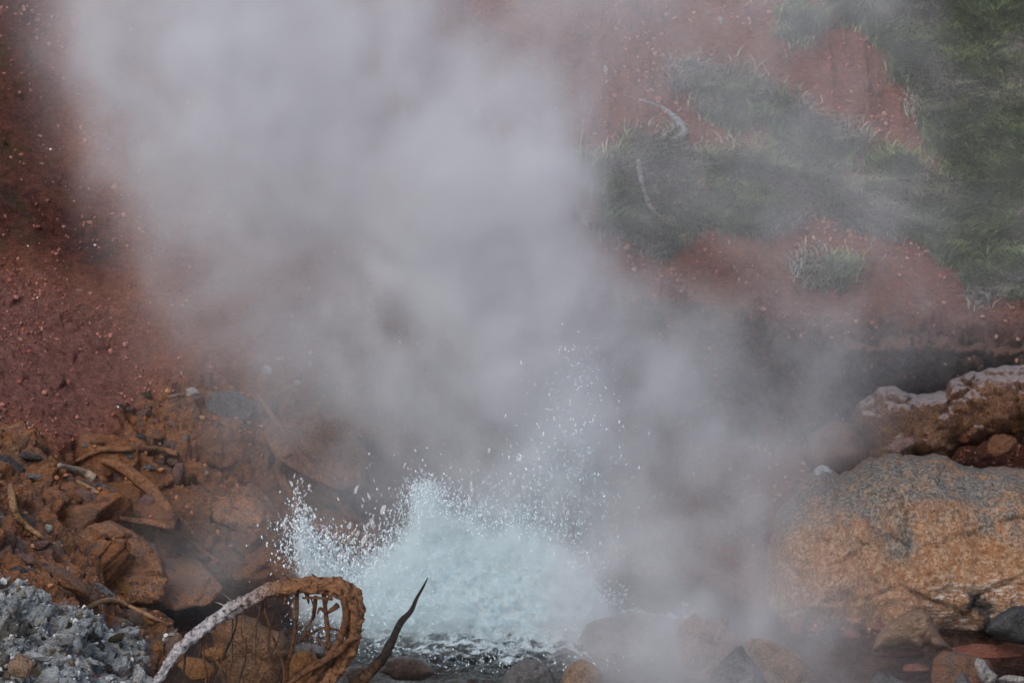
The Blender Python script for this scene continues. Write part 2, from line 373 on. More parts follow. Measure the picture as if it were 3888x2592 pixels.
def inflate(name, poly, Y, thick, mat, step=14, amp=0.02, fr=6, seed=1, back=0.7, edge=None, ridged=0.0, lean=0.0, fac=1.0, sinkm=0.06):
    """a solid with the seen outline: real thickness in front of and behind the plane y = Y"""
    P = np.asarray(poly, float); pts = []
    if isinstance(Y, str):                                  # bedded in the slope: follows the ground under its own outline
        g0 = ground(P[:,0].mean(), P[:,1].mean()); ys = [ground(P[:,0].mean(), v) for v in (P[:,1].min()*.7+P[:,1].max()*.3, P[:,1].min()*.3+P[:,1].max()*.7)]
        lean = float(np.clip((ys[0][1]-ys[1][1])/max(ys[0][2]-ys[1][2], .05), .3, 2.5)); Y = float(g0[1]) + float(sinkm)
    for p, q in zip(P, np.roll(P, -1, axis=0)):
        n = max(1, int(np.hypot(*(q-p))/step))
        for i in range(n): pts.append(p + (q-p)*i/n)
    B = np.array(pts); e = edge if edge is not None else step*0.7
    B = B + e*np.stack((fbm(B[:,0]/37, B[:,1]/37, B[:,0]*0, seed, 4, .65), fbm(B[:,0]/37+50, B[:,1]/37, B[:,0]*0, seed+1, 4, .65)), -1)
    lo, hi = B.min(0), B.max(0); gx, gy = np.meshgrid(np.arange(lo[0], hi[0], step), np.arange(lo[1], hi[1], step))
    G = np.stack((gx.ravel(), gy.ravel()), -1) + np.random.default_rng(seed).uniform(-.3, .3, (gx.size, 2))*step
    G = G[poly_sd(G[:,0], G[:,1], B) > step*0.6]
    nb = len(B); allp = np.concatenate((B, G))
    vo, ed, fo, *_ = delaunay_2d_cdt([Vector(p) for p in allp], [(i, (i+1) % nb) for i in range(nb)], [], 1, 1e-4)
    A = np.array([v[:] for v in vo]); T = np.array([f[:] for f in fo])
    sd_ = np.maximum(poly_sd(A[:,0], A[:,1], B), 0); sd_[sd_ < 1e-2] = 0
    Rm = sd_.max()*0.8; q = np.clip(sd_/Rm, 0, 1); th = thick*np.sqrt(np.maximum(1-(1-q)**2, 0))
    C = np.array([at(x, y, Y) for x, y in A]); D = C - CAM; D /= np.linalg.norm(D, axis=1)[:, None]
    env = sstep(0, step*1.5, sd_)
    nz = fbm(C[:,0]*fr, C[:,2]*fr, C[:,0]*0+seed, seed+9, 5, .55)*(1-ridged) + ridged*fbm(C[:,0]*fr, C[:,2]*fr, C[:,0]*0, seed+19, 5, .55, ridge=True)
    f1_, _ = facets(C[:,0]*fr*.9+.3*nz, C[:,2]*fr*.9, seed+3, .8, .12); f2_, _ = facets(C[:,0]*fr*2.6+.3*nz, C[:,2]*fr*2.6+C[:,0]*fr, seed+4, .8, .15)
    nz = nz + fac*(.85*f1_ + .38*f2_)
    yl = lean*(C[:,2]-C[:,2].mean())
    Fv = C - D*(th + env*amp*nz - yl)[:, None]; Bv = C + D*(th*back + yl)[:, None]
    inner = sd_ > 0; mp = np.arange(len(A)); mp[inner] = len(A) + np.arange(inner.sum())
    V = np.concatenate((Fv, Bv[inner]))
    V[:len(A)][~inner] = (C + D*yl[:, None])[~inner]
    o0 = at(P[:,0].mean(), P[:,1].max(), Y)
    me = mesh_np(name, V-o0, np.concatenate((T, mp[T][:, ::-1])))
    return link(name, me, mat, loc=o0)
def smooth_path(pts, n):
    P = np.asarray(pts, float); P = np.concatenate((P[:1]*2-P[1:2], P, P[-1:]*2-P[-2:-1])); out = []
    for i in range(1, len(P)-2):
        for k in range(n):
            t = k/n; a, b, c, d = P[i-1], P[i], P[i+1], P[i+2]
            out.append(.5*((2*b)+(-a+c)*t+(2*a-5*b+4*c-d)*t*t+(-a+3*b-3*c+d)*t**3))
    out.append(P[-2]); return np.array(out)
def tube(name, pts, mat, parent=None, seed=1, sides=12, n=7, rough=0.16, fr=9, knob=0.0, origin=None, flat=1.0):
    """pts: world x, y, z, radius"""
    Q = smooth_path(pts, n); C = Q[:, :3]; rr = np.maximum(Q[:, 3], 0.0008)
    C = C + 0.25*rr[:, None]*np.stack([fbm(C[:,0]*8+k*9, C[:,1]*8, C[:,2]*8, seed+k, 2) for k in range(3)], -1)
    T = np.gradient(C, axis=0); T /= np.linalg.norm(T, axis=1)[:, None]+1e-9
    up = np.array((0.02, -1.0, 0.3)); V = []
    a = np.linspace(0, 2*math.pi, sides, endpoint=False)
    for c, t, r in zip(C, T, rr):
        s = np.cross(t, up); s /= np.linalg.norm(s)+1e-9; u = np.cross(s, t)
        V.append(c + r*(np.cos(a)[:, None]*s + flat*np.sin(a)[:, None]*u))
    V = np.array(V); cc = C[:, None, :]; d = V-cc
    aa = np.broadcast_to(a, V.shape[:2]); ll = np.broadcast_to(np.cumsum(np.r_[0, np.linalg.norm(np.diff(C, axis=0), axis=1)])[:, None], V.shape[:2])
    nz = fbm(np.cos(aa)*1.6, np.sin(aa)*1.6, ll*fr, seed+40, 4, .6) + 0.6*fbm(np.cos(aa)*4, np.sin(aa)*4, ll*fr*0.35, seed+44, 3, .6)
    V = cc + d*(1 + rough*nz + knob*np.maximum(vnoise(np.cos(aa)*1.2, np.sin(aa)*1.2, ll*fr*1.4, seed+60), 0.2)-knob*0.2)[..., None]
    m_, s_ = V.shape[:2]; I = np.arange(m_*s_).reshape(m_, s_); J = np.roll(I, -1, axis=1)
    q = np.stack((I[:-1], J[:-1], J[1:], I[1:]), -1).reshape(-1, 4)
    Vf = np.concatenate((V.reshape(-1, 3), C[:1]-T[:1]*rr[:1, None]*.3, C[-1:]+T[-1:]*rr[-1:, None]*.3))
    t3 = np.concatenate((q[:, [0,1,2]], q[:, [0,2,3]], np.stack((J[0], I[0], np.full(s_, m_*s_)), -1), np.stack((I[-1], J[-1], np.full(s_, m_*s_+1)), -1)))
    o0 = np.array(origin) if origin is not None else Vf[:-2].reshape(m_, s_, 3)[0].mean(0)
    me = mesh_np(name, Vf-o0, t3)
    return link(name, me, mat, parent, None if parent else o0)
def on_plane(pts, Y, dy=0.0):
    return [(*at(x, y, Y + dy*(i/max(1, len(pts)-1))), r/PXM(Y)) for i, (x, y, r) in enumerate(pts)]
def on_ground(pts, lift=0.4):
    out = []
    for x, y, r in pts:
        P = ground(x, y); k = (P[1]-CAM[1])*1.035/F; d = ray(x, y); d /= np.linalg.norm(d)
        out.append((*(P - d*r*k*lift), r*k))
    return out

# ------------------------------------------------------------------ stone and wood materials
ROCK = {
 'orange': rock_mat('orange_stone', (0.24,0.095,0.045), (0.33,0.15,0.07), (0.15,0.10,0.085)),
 'orangegrey': rock_mat('stained_stone', (0.17,0.115,0.095), (0.27,0.12,0.06), (0.33,0.15,0.06), 0.52),
 'clay': rock_mat('clay_stone', (0.25,0.105,0.052), (0.17,0.085,0.05), (0.13,0.085,0.07), 0.6, sc=0.6),
 'purple': rock_mat('purple_stone', (0.17,0.10,0.095), (0.24,0.135,0.12), (0.26,0.12,0.07), 0.6),
 'grey': rock_mat('grey_stone', (0.14,0.14,0.145), (0.23,0.22,0.22), (0.18,0.10,0.06), 0.62),
 'dark': rock_mat('dark_stone', (0.045,0.05,0.055), (0.10,0.10,0.105), (0.20,0.10,0.05), 0.6, speck=(0.22,0.24,0.23)),
 'pale': rock_mat('pale_stone', (0.42,0.40,0.38), (0.55,0.52,0.49), (0.30,0.20,0.14), 0.64),
 'white': rock_mat('white_stone', (0.55,0.57,0.58), (0.68,0.69,0.70), None),
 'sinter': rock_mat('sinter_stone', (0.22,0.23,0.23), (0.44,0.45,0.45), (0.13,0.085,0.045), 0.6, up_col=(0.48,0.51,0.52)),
 'tan': rock_mat('tan_stone', (0.30,0.19,0.12), (0.38,0.25,0.17), (0.22,0.13,0.08), 0.6),
 'wet': rock_mat('wet_stone', (0.09,0.06,0.045), (0.15,0.10,0.08), (0.05,0.045,0.045), 0.5, rough=0.35, spec=0.5),
 'pink': rock_mat('pink_stone', (0.32,0.19,0.155), (0.42,0.27,0.22), (0.24,0.13,0.09), 0.6),
 'moss': rock_mat('mossy_stone', (0.035,0.035,0.015), (0.075,0.062,0.025), (0.13,0.07,0.03), 0.62, sc=2),
 'ochre': rock_mat('ochre_stone', (0.26,0.13,0.045), (0.36,0.17,0.07), (0.30,0.20,0.13), 0.6),
 'face': rock_mat('clay_face_stone', (0.26,0.115,0.055), (0.42,0.20,0.095), (0.17,0.125,0.11), 0.50, sc=.6, rough=.6, spec=.4),
 'redstone': rock_mat('red_stone', (0.22,0.07,0.045), (0.30,0.12,0.085), (0.14,0.06,0.05), 0.6),
}
def mound_mat():
    m = NT('sinter_mound')
    st = m.n('ShaderNodeMapping'); m.l(m.co, st.inputs[0]); st.inputs['Scale'].default_value = (1, 1, 3.4)
    v2 = m.n('ShaderNodeMapping'); m.l(m.co, v2.inputs[0]); v2.inputs['Scale'].default_value = (3.2, 1, 1); v2.inputs['Rotation'].default_value = (0, R(22), 0)
    nb, nf, ns, nd = m.noise(2.2, 6, .6), m.noise(42, 8, .8), m.noise(13, 8, .75, st.outputs[0]), m.noise(10, 8, .72, v2.outputs[0])
    c = m.mix(m.rng(nf, .44, .56), (0.30,0.160,0.085), (0.62,0.40,0.25))
    c = m.mix(m.math('MULTIPLY', m.rng(nd, .47, .57), .85), c, (0.40,0.175,0.07))
    sep = m.n('ShaderNodeSeparateXYZ'); m.l(m.co, sep.inputs[0])
    g = m.math('ADD', m.math('MULTIPLY', sep.outputs[2], 0.9), m.math('MULTIPLY', nb, 1.3))
    gr = m.mix(m.rng(nf, .44, .56), (0.10,0.098,0.092), (0.36,0.32,0.275))
    gm = m.math('MULTIPLY', m.rng(g, 1.46, 1.68), m.rng(m.noise(7, 5, .7), .36, .52))
    c = m.mix(gm, c, gr)
    # pale terraced crust where water has run over the lip
    rb = m.math('ADD', m.math('SUBTRACT', m.math('MULTIPLY', m.noise(3, 4, .6), 1.2), .6), sep.outputs[0])
    band = m.math('MULTIPLY', m.rng(ns, .50, .60), m.math('MULTIPLY', m.rng(rb, -.15, .1), m.math('MULTIPLY', m.rng(sep.outputs[2], .32, .42), m.rng(sep.outputs[2], .86, .74))))
    c = m.mix(band, c, (0.86,0.76,0.68))
    # dark wet runnel down the right flank
    rx = m.math('SUBTRACT', m.math('ADD', sep.outputs[0], m.math('MULTIPLY', sep.outputs[2], 0.42)), 0.60)
    run = m.rng(m.math('ABSOLUTE', m.math('ADD', rx, m.math('MULTIPLY', m.math('SUBTRACT', m.noise(5, 5, .7), .5), .5))), .04, .085, 1, 0)
    run = m.math('MULTIPLY', run, m.math('MULTIPLY', m.rng(sep.outputs[2], .25, .33), m.rng(sep.outputs[2], .80, .72)))
    c = m.mix(run, c, m.mix(m.rng(nf, .42, .6), (0.045,0.045,0.045), (0.17,0.15,0.13)))
    sp_ = m.rng(m.noise(70, 4, .8), .60, .68); c = m.mix(m.math('MULTIPLY', sp_, .8), c, (0.70,0.58,0.48))
    dk = m.rng(m.noise(60, 4, .8), .36, .46, 1, 0); c = m.mix(m.math('MULTIPLY', dk, .8), c, (0.08,0.055,0.04))
    h = m.math('ADD', m.math('ADD', nf, m.math('MULTIPLY', ns, .8)), m.math('MULTIPLY', m.noise(110, 4, .7), .5))
    return m.done(c, m.rng(band, 0, 1, .8, .4), m.bump(h, .035, 1.0), .3)
MOUND = mound_mat()
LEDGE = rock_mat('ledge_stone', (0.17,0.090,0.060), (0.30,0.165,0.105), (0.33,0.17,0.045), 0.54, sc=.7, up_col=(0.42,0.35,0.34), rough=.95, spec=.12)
def wood_mat(name, a, b, dark, mixx=None, sc=1.0, rough=.75):
    m = NT(name)
    n1, n2, n3 = m.noise(9*sc, 7, .7), m.noise(34*sc, 6, .75), m.noise(90*sc, 4, .7)
    c = m.mix(m.rng(n2, .38, .6), a, b)
    if mixx:
        x0, x1, wa, wb = mixx                      # bleached on one end, rust-coloured bark on the other
        sep = m.n('ShaderNodeSeparateXYZ'); m.l(m.co, sep.inputs[0])
        f = m.rng(m.math('ADD', sep.outputs[0], m.math('MULTIPLY', m.math('SUBTRACT', n1, .5), .35)), x0, x1)
        c = m.mix(f, m.mix(m.rng(n2, .42, .60), wa, wb), c)
    c = m.mix(m.rng(n2, .36, .47, 1, 0), c, dark); c = m.mix(m.math('MULTIPLY', m.rng(n3, .3, .42, 1, 0), .6), c, dark)  # low creases darkened: shade put into the wood colour
    return m.done(c, rough, m.bump(m.math('ADD', m.math('MULTIPLY', n2, 1.2), m.math('MULTIPLY', n3, .6)), .03, 1.0), .35)
WOOD = {
 'main': wood_mat('weathered_wood', (0.12,0.050,0.020), (0.33,0.165,0.080), (0.022,0.012,0.008), (0.34, 0.66, (0.30,0.27,0.28), (0.66,0.65,0.69))),
 'rust': wood_mat('rusty_wood', (0.085,0.036,0.016), (0.20,0.09,0.042), (0.025,0.012,0.008)),
 'black': wood_mat('wet_dark_wood', (0.022,0.020,0.020), (0.055,0.042,0.036), (0.008,0.007,0.007), rough=.5),
 'tan': wood_mat('tan_root_wood', (0.30,0.16,0.075), (0.45,0.27,0.14), (0.12,0.06,0.03)),
 'pale': wood_mat('pale_wood', (0.42,0.32,0.23), (0.58,0.50,0.40), (0.16,0.09,0.05)),
 'brown': wood_mat('brown_root_wood', (0.20,0.09,0.045), (0.31,0.145,0.07), (0.08,0.04,0.025)),
 'grey': wood_mat('grey_driftwood', (0.22,0.21,0.20), (0.46,0.46,0.46), (0.09,0.08,0.07)),
 'spike': wood_mat('dark_branch_wood', (0.016,0.013,0.012), (0.042,0.030,0.024), (0.006,0.005,0.004), (0.10, 0.26, (0.08,0.040,0.02), (0.19,0.10,0.045))),
}

# ------------------------------------------------------------------ large rocks
def big(name, label, poly, Y, thick, mat, **kw):
    return tag(inflate(name, poly, Y, thick, mat, **kw), label, 'rock')
big('rock_mound', 'huge rounded ochre and grey mineral-crusted mound at the right edge', [(2940,2420),(2900,2250),(2915,2080),(2960,1930),(3030,1840),(3075,1800),(3120,1765),(3160,1772),(3185,1795),(3230,1778),(3300,1738),(3370,1722),(3450,1725),(3560,1728),(3650,1762),(3720,1775),(3800,1770),(3900,1775),(4200,1850),(4350,2300),(4250,2540),(3900,2500),(3700,2480),(3500,2470),(3300,2480),(3100,2470)], -0.15, 0.75, MOUND, step=8, amp=.12, fr=3.2, seed=3, edge=17, lean=.35, fac=.42)
big('rock_ledge', 'overhanging reddish ledge with a whitish crusted rim above the big mound', [(3255,1640),(3235,1580),(3262,1530),(3310,1500),(3328,1468),(3345,1462),(3400,1466),(3440,1482),(3480,1500),(3540,1496),(3580,1480),(3610,1440),(3650,1425),(3690,1404),(3720,1410),(3760,1392),(3900,1385),(4250,1370),(4300,1560),(4000,1560),(3900,1640),(3800,1650),(3720,1690),(3640,1700),(3600,1750),(3500,1780),(3440,1800),(3330,1800),(3290,1700)], 0.65, 0.36, LEDGE, step=9, amp=.11, fr=3.6, seed=8, edge=14, ridged=.5)
big('rock', 'dusty brown rounded rock in the mist left of the reddish ledge', [(3050,1740),(3080,1650),(3150,1600),(3230,1600),(3290,1640),(3330,1720),(3300,1800),(3100,1820)], 0.75, 0.2, ROCK['clay'], step=14, amp=.06, fr=6, seed=14)
big('rock', 'lumpy salmon-brown rock with a small knob standing in the mist', [(2560,2420),(2575,2370),(2610,2345),(2640,2322),(2660,2345),(2690,2352),(2712,2372),(2725,2345),(2752,2330),(2768,2350),(2765,2385),(2800,2420),(2830,2480),(2800,2592),(2700,2640),(2620,2600),(2590,2540),(2575,2480)], -1.6, 0.16, ROCK['pink'], step=9, amp=.07, fr=9, seed=21, ridged=.3)
big('rock', 'long sloping brown rock with a pale upper ridge beside the lumpy salmon one', [(2830,2440),(2850,2420),(2930,2430),(3000,2460),(3050,2500),(3090,2560),(3100,2680),(2800,2700),(2790,2560)], -1.75, 0.20, ROCK['tan'], step=9, amp=.06, fr=8, seed=24, ridged=.4)
big('rock', 'dark grey pointed rock standing before the long sloping brown rock', [(2660,2700),(2690,2590),(2730,2520),(2790,2455),(2815,2450),(2850,2500),(2900,2560),(2930,2700)], -2.0, 0.15, ROCK['grey'], step=9, amp=.05, fr=8, seed=26, ridged=.4)
big('rock', 'broad grey boulder fading into thick steam right of the white water', [(2200,2420),(2225,2370),(2290,2345),(2400,2325),(2500,2330),(2560,2380),(2590,2450),(2540,2540),(2350,2560),(2230,2510)], -1.1, 0.2, ROCK['grey'], step=11, amp=.05, fr=6, seed=29)
big('rock', 'arched brown rock with a grey crusted back at the foot of the mound', [(3310,2470),(3330,2410),(3370,2365),(3420,2335),(3465,2312),(3500,2310),(3540,2340),(3560,2390),(3575,2420),(3610,2455),(3560,2470),(3520,2440),(3500,2465),(3450,2450),(3400,2460)], -1.35, 0.17, ROCK['tan'], step=9, amp=.05, fr=7, seed=33, ridged=.5)
big('rock', 'blocky rock with dark speckled top and ochre side in the red stream', [(3535,2560),(3545,2500),(3580,2468),(3660,2478),(3720,2492),(3760,2510),(3775,2550),(3760,2620),(3650,2650),(3540,2640)], -1.9, 0.15, ROCK['orangegrey'], step=9, amp=.03, fr=8, seed=36, ridged=.5)
big('rock', 'small pale ribbed rock leaning on the blocky speckled rock', [(3700,2520),(3712,2495),(3735,2505),(3760,2540),(3790,2560),(3780,2590),(3740,2605),(3715,2570)], -2.08, 0.06, ROCK['pale'], step=6, amp=.03, fr=14, seed=38, ridged=.6)
big('rock', 'black speckled rough boulder at the right edge below the mound', [(3745,2400),(3760,2350),(3800,2325),(3850,2300),(3950,2300),(4000,2400),(3900,2450),(3800,2430)], -1.3, 0.17, ROCK['dark'], step=9, amp=.05, fr=9, seed=41, ridged=.5)
big('rock', 'pointed grey rock at the bottom edge before the blocky speckled rock', [(3600,2680),(3620,2600),(3652,2548),(3668,2555),(3690,2600),(3710,2680)], -2.5, 0.08, ROCK['grey'], step=7, amp=.03, fr=10, seed=43, ridged=.5)
big('rock', 'flat grey wedge of rock at the bottom edge, low in the stream', [(3230,2680),(3290,2590),(3335,2545),(3370,2555),(3440,2590),(3520,2680)], -2.6, 0.12, ROCK['grey'], step=8, amp=.03, fr=8, seed=45, ridged=.5)
big('boulder', 'smooth boulder behind the curved branch, brown on its left and grey on its right', [(800,2400),(830,2360),(880,2335),(930,2335),(980,2355),(1020,2385),(1070,2400),(1100,2430),(1110,2480),(1090,2560),(1060,2680),(860,2680),(820,2520)], -1.9, 0.24, rock_mat('two_tone_stone', (0.22,0.115,0.06), (0.17,0.10,0.065), (0.20,0.19,0.18), 0.6, sc=.6), step=10, amp=.03, fr=5, seed=48)
big('rock', 'rust-brown lump of rock under the hooked end of the curved branch', [(1095,2592),(1100,2520),(1115,2480),(1150,2465),(1190,2475),(1215,2510),(1225,2592),(1200,2680),(1110,2680)], -2.35, 0.09, ROCK['ochre'], step=8, amp=.06, fr=12, seed=51, ridged=.4)
big('rock', 'grey flat-topped rock in dark water behind the hooked branch end', [(1100,2470),(1120,2450),(1180,2440),(1230,2455),(1250,2480),(1230,2500),(1130,2500)], -1.7, 0.10, ROCK['grey'], step=8, amp=.03, fr=8, seed=53)
big('rock', 'wet brown flat rock in the water just right of the dark pointed branch', [(1440,2545),(1470,2500),(1520,2485),(1600,2500),(1640,2525),(1650,2560),(1600,2585),(1500,2580)], -2.1, 0.11, ROCK['wet'], step=8, amp=.04, fr=9, seed=55, ridged=.4)
big('rock', 'dark wet rock between the two branches at the waterline', [(1310,2560),(1340,2530),(1380,2520),(1400,2545),(1395,2575),(1330,2590)], -2.1, 0.06, ROCK['wet'], step=7, amp=.03, fr=10, seed=57)
big('rock', 'rounded grey rock at the bottom edge below the white water', [(1900,2592),(1935,2530),(1985,2502),(2040,2503),(2085,2530),(2110,2592),(2090,2680),(1920,2680)], -1.85, 0.13, ROCK['grey'], step=10, amp=.04, fr=7, seed=59)
big('rock', 'rounded tan rock at the bottom edge in the mist, right of the grey one', [(2130,2592),(2150,2530),(2200,2500),(2255,2515),(2290,2560),(2290,2680),(2140,2680)], -1.8, 0.12, ROCK['tan'], step=10, amp=.04, fr=7, seed=61)
# left bank, big pieces
big('boulder', 'large orange-brown rounded boulder face in the middle of the left bank', [(240,2110),(270,2040),(340,1990),(420,1975),(500,2010),(560,2060),(610,2120),(640,2200),(620,2290),(500,2300),(420,2320),(320,2260),(260,2180)], 'slope', 0.12, ROCK['face'], sinkm=.05, step=9, amp=.07, fr=4, seed=71, back=1.5)
big('boulder', 'dim brown boulder sloping down to the dark water from the left bank', [(470,2060),(560,2010),(660,2050),(740,2110),(800,2170),(850,2230),(800,2290),(660,2320),(560,2290),(490,2180)], 'slope', 0.14, ROCK['face'], sinkm=.05, step=10, amp=.08, fr=4, seed=73, back=1.5)
big('boulder', 'smooth hooded mound of orange clay above the ridge-like root', [(345,1800),(380,1745),(440,1740),(510,1775),(570,1830),(630,1890),(680,1960),(660,2010),(580,1990),(500,1950),(430,1900),(370,1870)], 'slope', 0.11, ROCK['orange'], sinkm=.03, step=9, amp=.08, fr=6, seed=75, back=1.5)
big('boulder', 'broad tan-brown outcrop under the lower end of the long diagonal root', [(1120,2080),(1150,1980),(1230,1930),(1330,1940),(1430,1990),(1520,2060),(1560,2200),(1400,2260),(1200,2240)], 'slope', 0.16, ROCK['face'], sinkm=.07, step=11, amp=.08, fr=4, seed=81, back=1.5)
big('boulder', 'brown outcrop in thin steam between the tall upright stone and the bowed root', [(700,1830),(760,1760),(850,1740),(950,1790),(1030,1880),(1060,1980),(960,2030),(820,1990),(730,1930)], 'slope', 0.12, ROCK['face'], sinkm=.07, step=11, amp=.09, fr=5, seed=83, back=1.5)
big('boulder', 'hazy brown outcrop right of the blue-grey boulder, crossed by the long root', [(1000,1640),(1060,1560),(1180,1540),(1320,1600),(1400,1720),(1380,1850),(1280,1860),(1150,1800),(1050,1740)], 'slope', 0.12, ROCK['face'], sinkm=.07, step=11, amp=.09, fr=5, seed=85, back=1.5)
big('boulder', 'pitted orange outcrop just below the blue-grey boulder', [(700,1700),(720,1640),(800,1620),(900,1640),(980,1690),(960,1760),(860,1790),(760,1770)], 'slope', 0.10, ROCK['orange'], sinkm=.07, step=10, amp=.09, fr=6, seed=87, back=1.5)
big('boulder', 'shaded dark brown outcrop at the waterline left of the water drops', [(840,2140),(880,2060),(980,2030),(1080,2060),(1140,2130),(1130,2220),(1000,2260),(870,2230)], 'slope', 0.14, ROCK['clay'], sinkm=.07, step=10, amp=.09, fr=5, seed=89, back=1.5)
big('rock_shelf', 'crumbly red-brown lip of earth over the dark hollow below the terrace', [(3180,1322),(3240,1285),(3330,1300),(3400,1262),(3490,1282),(3560,1270),(3640,1305),(3720,1290),(3800,1325),(3900,1300),(4100,1310),(4100,1380),(3860,1362),(3780,1388),(3700,1345),(3600,1375),(3520,1340),(3420,1362),(3330,1335),(3250,1358)], 1.45, 0.36, ROCK['clay'], step=8, amp=.20, fr=5, seed=91, edge=34, back=1.0, ridged=.5)
# ------------------------------------------------------------------ single stones
def PR(px, py, w_, h_, deg, mat, label, **kw): return place_rock(px, py, w_, h_, deg, ROCK[mat], 'rock', label, **kw)
PR(868, 1545, 195, 135, 12, 'grey', 'big blue-grey boulder half buried at the top of the orange bank', ang=.6, sink=.12)
PR(1015, 1406, 40, 38, 0, 'white', 'small round white stone up the slope right of the blue-grey boulder')
PR(1130, 1453, 34, 28, 10, 'pale', 'pale stone in thin steam right of and below the round white one')
PR(1178, 1385, 20, 34, 0, 'pale', 'upright pale sliver of stone, farthest right near the round white stone')
PR(1060, 1360, 42, 18, 0, 'pale', 'flat whitish stone just above the round white one')
PR(785, 1095, 46, 16, -8, 'pink', 'flat salmon stone alone on the misty red slope')
PR(298, 1105, 36, 20, 0, 'pink', 'oval pink stone below the dark patch of the left slope')
PR(157, 623, 26, 14, 8, 'pink', 'lower of two small pink stones high on the far left slope')
PR(152, 517, 20, 13, 15, 'pink', 'upper of two small pink stones high on the far left slope')
PR(728, 1487, 58, 36, -8, 'pale', 'pale stone with an orange spot at the end of the flat slab')
PR(668, 1500, 66, 13, -8, 'tan', 'thin flat tan slab pointing left from the spotted pale stone')
PR(742, 1514, 50, 26, -15, 'purple', 'purple-brown stone tucked under the spotted pale stone')
PR(547, 1500, 52, 30, 0, 'moss', 'greenish grey oval stone on the red gravel')
PR(658, 1538, 50, 48, -30, 'purple', 'tilted purplish slab below the thin tan slab')
PR(625, 1533, 56, 18, -18, 'orange', 'orange slab leaning against the tilted purplish one')
PR(545, 1568, 64, 32, -25, 'purple', 'wedge of purple rock at the edge of the gravel')
PR(455, 1540, 44, 18, 15, 'dark', 'dark flat stone lying left of the purple wedge')
PR(490, 1550, 44, 26, 5, 'purple', 'dull reddish stone touching the dark flat stone')
PR(250, 1642, 48, 20, 18, 'purple', 'lone smooth mauve stone set in the lower pink gravel')
PR(372, 1680, 58, 22, 6, 'orangegrey', 'dark-topped orange stone just above the long thin root')
PR(325, 1688, 34, 20, 0, 'grey', 'small grey stone left of the dark-topped orange one')
PR(488, 1725, 72, 40, 10, 'grey', 'angular slate-grey stone under the long thin root')
PR(552, 1742, 52, 28, 38, 'orangegrey', 'tilted narrow stone right of the slate-grey one')
PR(560, 1775, 70, 26, 5, 'grey', 'low grey stone between the clay mound and the cluster above')
PR(655, 1752, 46, 34, -20, 'orangegrey', 'reddish block at the right end of the long thin root')
PR(680, 1795, 54, 92, 8, 'purple', 'tall pinkish-grey upright stone below the right end of the long thin root')
PR(705, 1668, 26, 44, 30, 'grey', 'small dark grey splinter above the reddish block')
PR(530, 1655, 52, 24, 22, 'dark', 'dark slanted stone among the rubble above the long thin root')
PR(600, 1652, 46, 36, 10, 'orangegrey', 'rust and grey knuckle of stone in the upper rubble')
PR(660, 1612, 62, 20, 10, 'purple', 'flat mauve stone in the middle of the upper rubble')
PR(585, 1600, 40, 22, -10, 'purple', 'little mauve stone under the purple wedge')
PR(38, 1768, 130, 66, 36, 'dark', 'large black tilted rock at the left edge of the bank', ang=.7, sink=.1)
PR(112, 1732, 96, 28, 10, 'dark', 'long dark slab just right of the black tilted rock')
PR(130, 1808, 70, 22, 5, 'grey', 'grey flat stone under the pale broken log')
PR(215, 1895, 90, 70, 20, 'orangegrey', 'knobbly orange-grey rock below the pale broken log')
PR(330, 1890, 86, 62, 15, 'purple', 'mauve-grey rock left of the orange clay mound')
PR(395, 1850, 80, 26, 28, 'grey', 'thin grey slab lying against the foot of the clay mound')
PR(130, 1860, 60, 42, 0, 'orangegrey', 'dull rust rock between the tan stick and the knobbly rock')
PR(560, 1905, 74, 54, 15, 'purple', 'mauve block right of the clay mound in thin steam')
PR(440, 1935, 96, 40, 14, 'purple', 'broad mauve rock under the lip of the clay mound')
PR(235, 1955, 36, 22, 10, 'pale', 'small creamy stone right of the tan stick')
PR(180, 2005, 44, 38, 0, 'pale', 'cream lump of stone beside the lower end of the tan stick')
PR(100, 2018, 62, 46, 15, 'orange', 'orange stone directly behind the tan stick')
PR(45, 2020, 40, 58, 20, 'redstone', 'reddish upright stone left of the tan stick')
PR(150, 2065, 90, 46, -12, 'purple', 'flat mauve stone below the end of the tan stick')
PR(90, 2120, 110, 42, 14, 'purple', 'long dull mauve rock at the left of the lower bank')
PR(245, 2190, 240, 66, 38, 'orangegrey', 'long grey-brown slab slanting down to the right', ang=.8, sink=.05)
PR(400, 2245, 150, 44, 40, 'grey', 'grey split slab slanting down beside the ochre block', ang=.8, sink=.05)
PR(452, 2215, 150, 88, 40, 'ochre', 'blocky ochre rock standing above the bent root', ang=.7, sink=.0)
PR(600, 2272, 82, 50, 8, 'clay', 'brown rock with a dark underside beside the black water')
PR(703, 2275, 40, 54, 12, 'tan', 'heart-shaped tan stone at the edge of the dark water')
PR(660, 2300, 70, 26, 25, 'grey', 'dark grey stone at the foot of the heart-shaped one')
PR(545, 2262, 50, 40, 0, 'clay', 'small brown stone right of the blocky ochre rock')
PR(62, 2165, 90, 44, 5, 'dark', 'black stone at the left edge above the grey gravel')
PR(165, 2150, 36, 34, 0, 'dark', 'small black cube-like stone on the long slanting slab')
PR(640, 2345, 120, 46, 22, 'orange', 'crumbly orange rock left of the curved branch')
PR(560, 2345, 90, 44, 18, 'ochre', 'crumbly ochre rock right of the bent root')
PR(705, 2372, 66, 50, 30, 'orange', 'orange lump right beside the white part of the curved branch')
PR(820, 2480, 110, 60, 10, 'ochre', 'crumbly tan-orange rock seen under the white part of the branch', at_y=-2.45)
PR(745, 2540, 150, 90, 20, 'ochre', 'broad ochre rock below the white part of the branch', at_y=-2.6)
PR(340, 2455, 40, 46, -8, 'white', 'bright white rounded pebble on the grey gravel')
PR(365, 2490, 54, 26, -25, 'sinter', 'pale grey stone just below the bright white pebble')
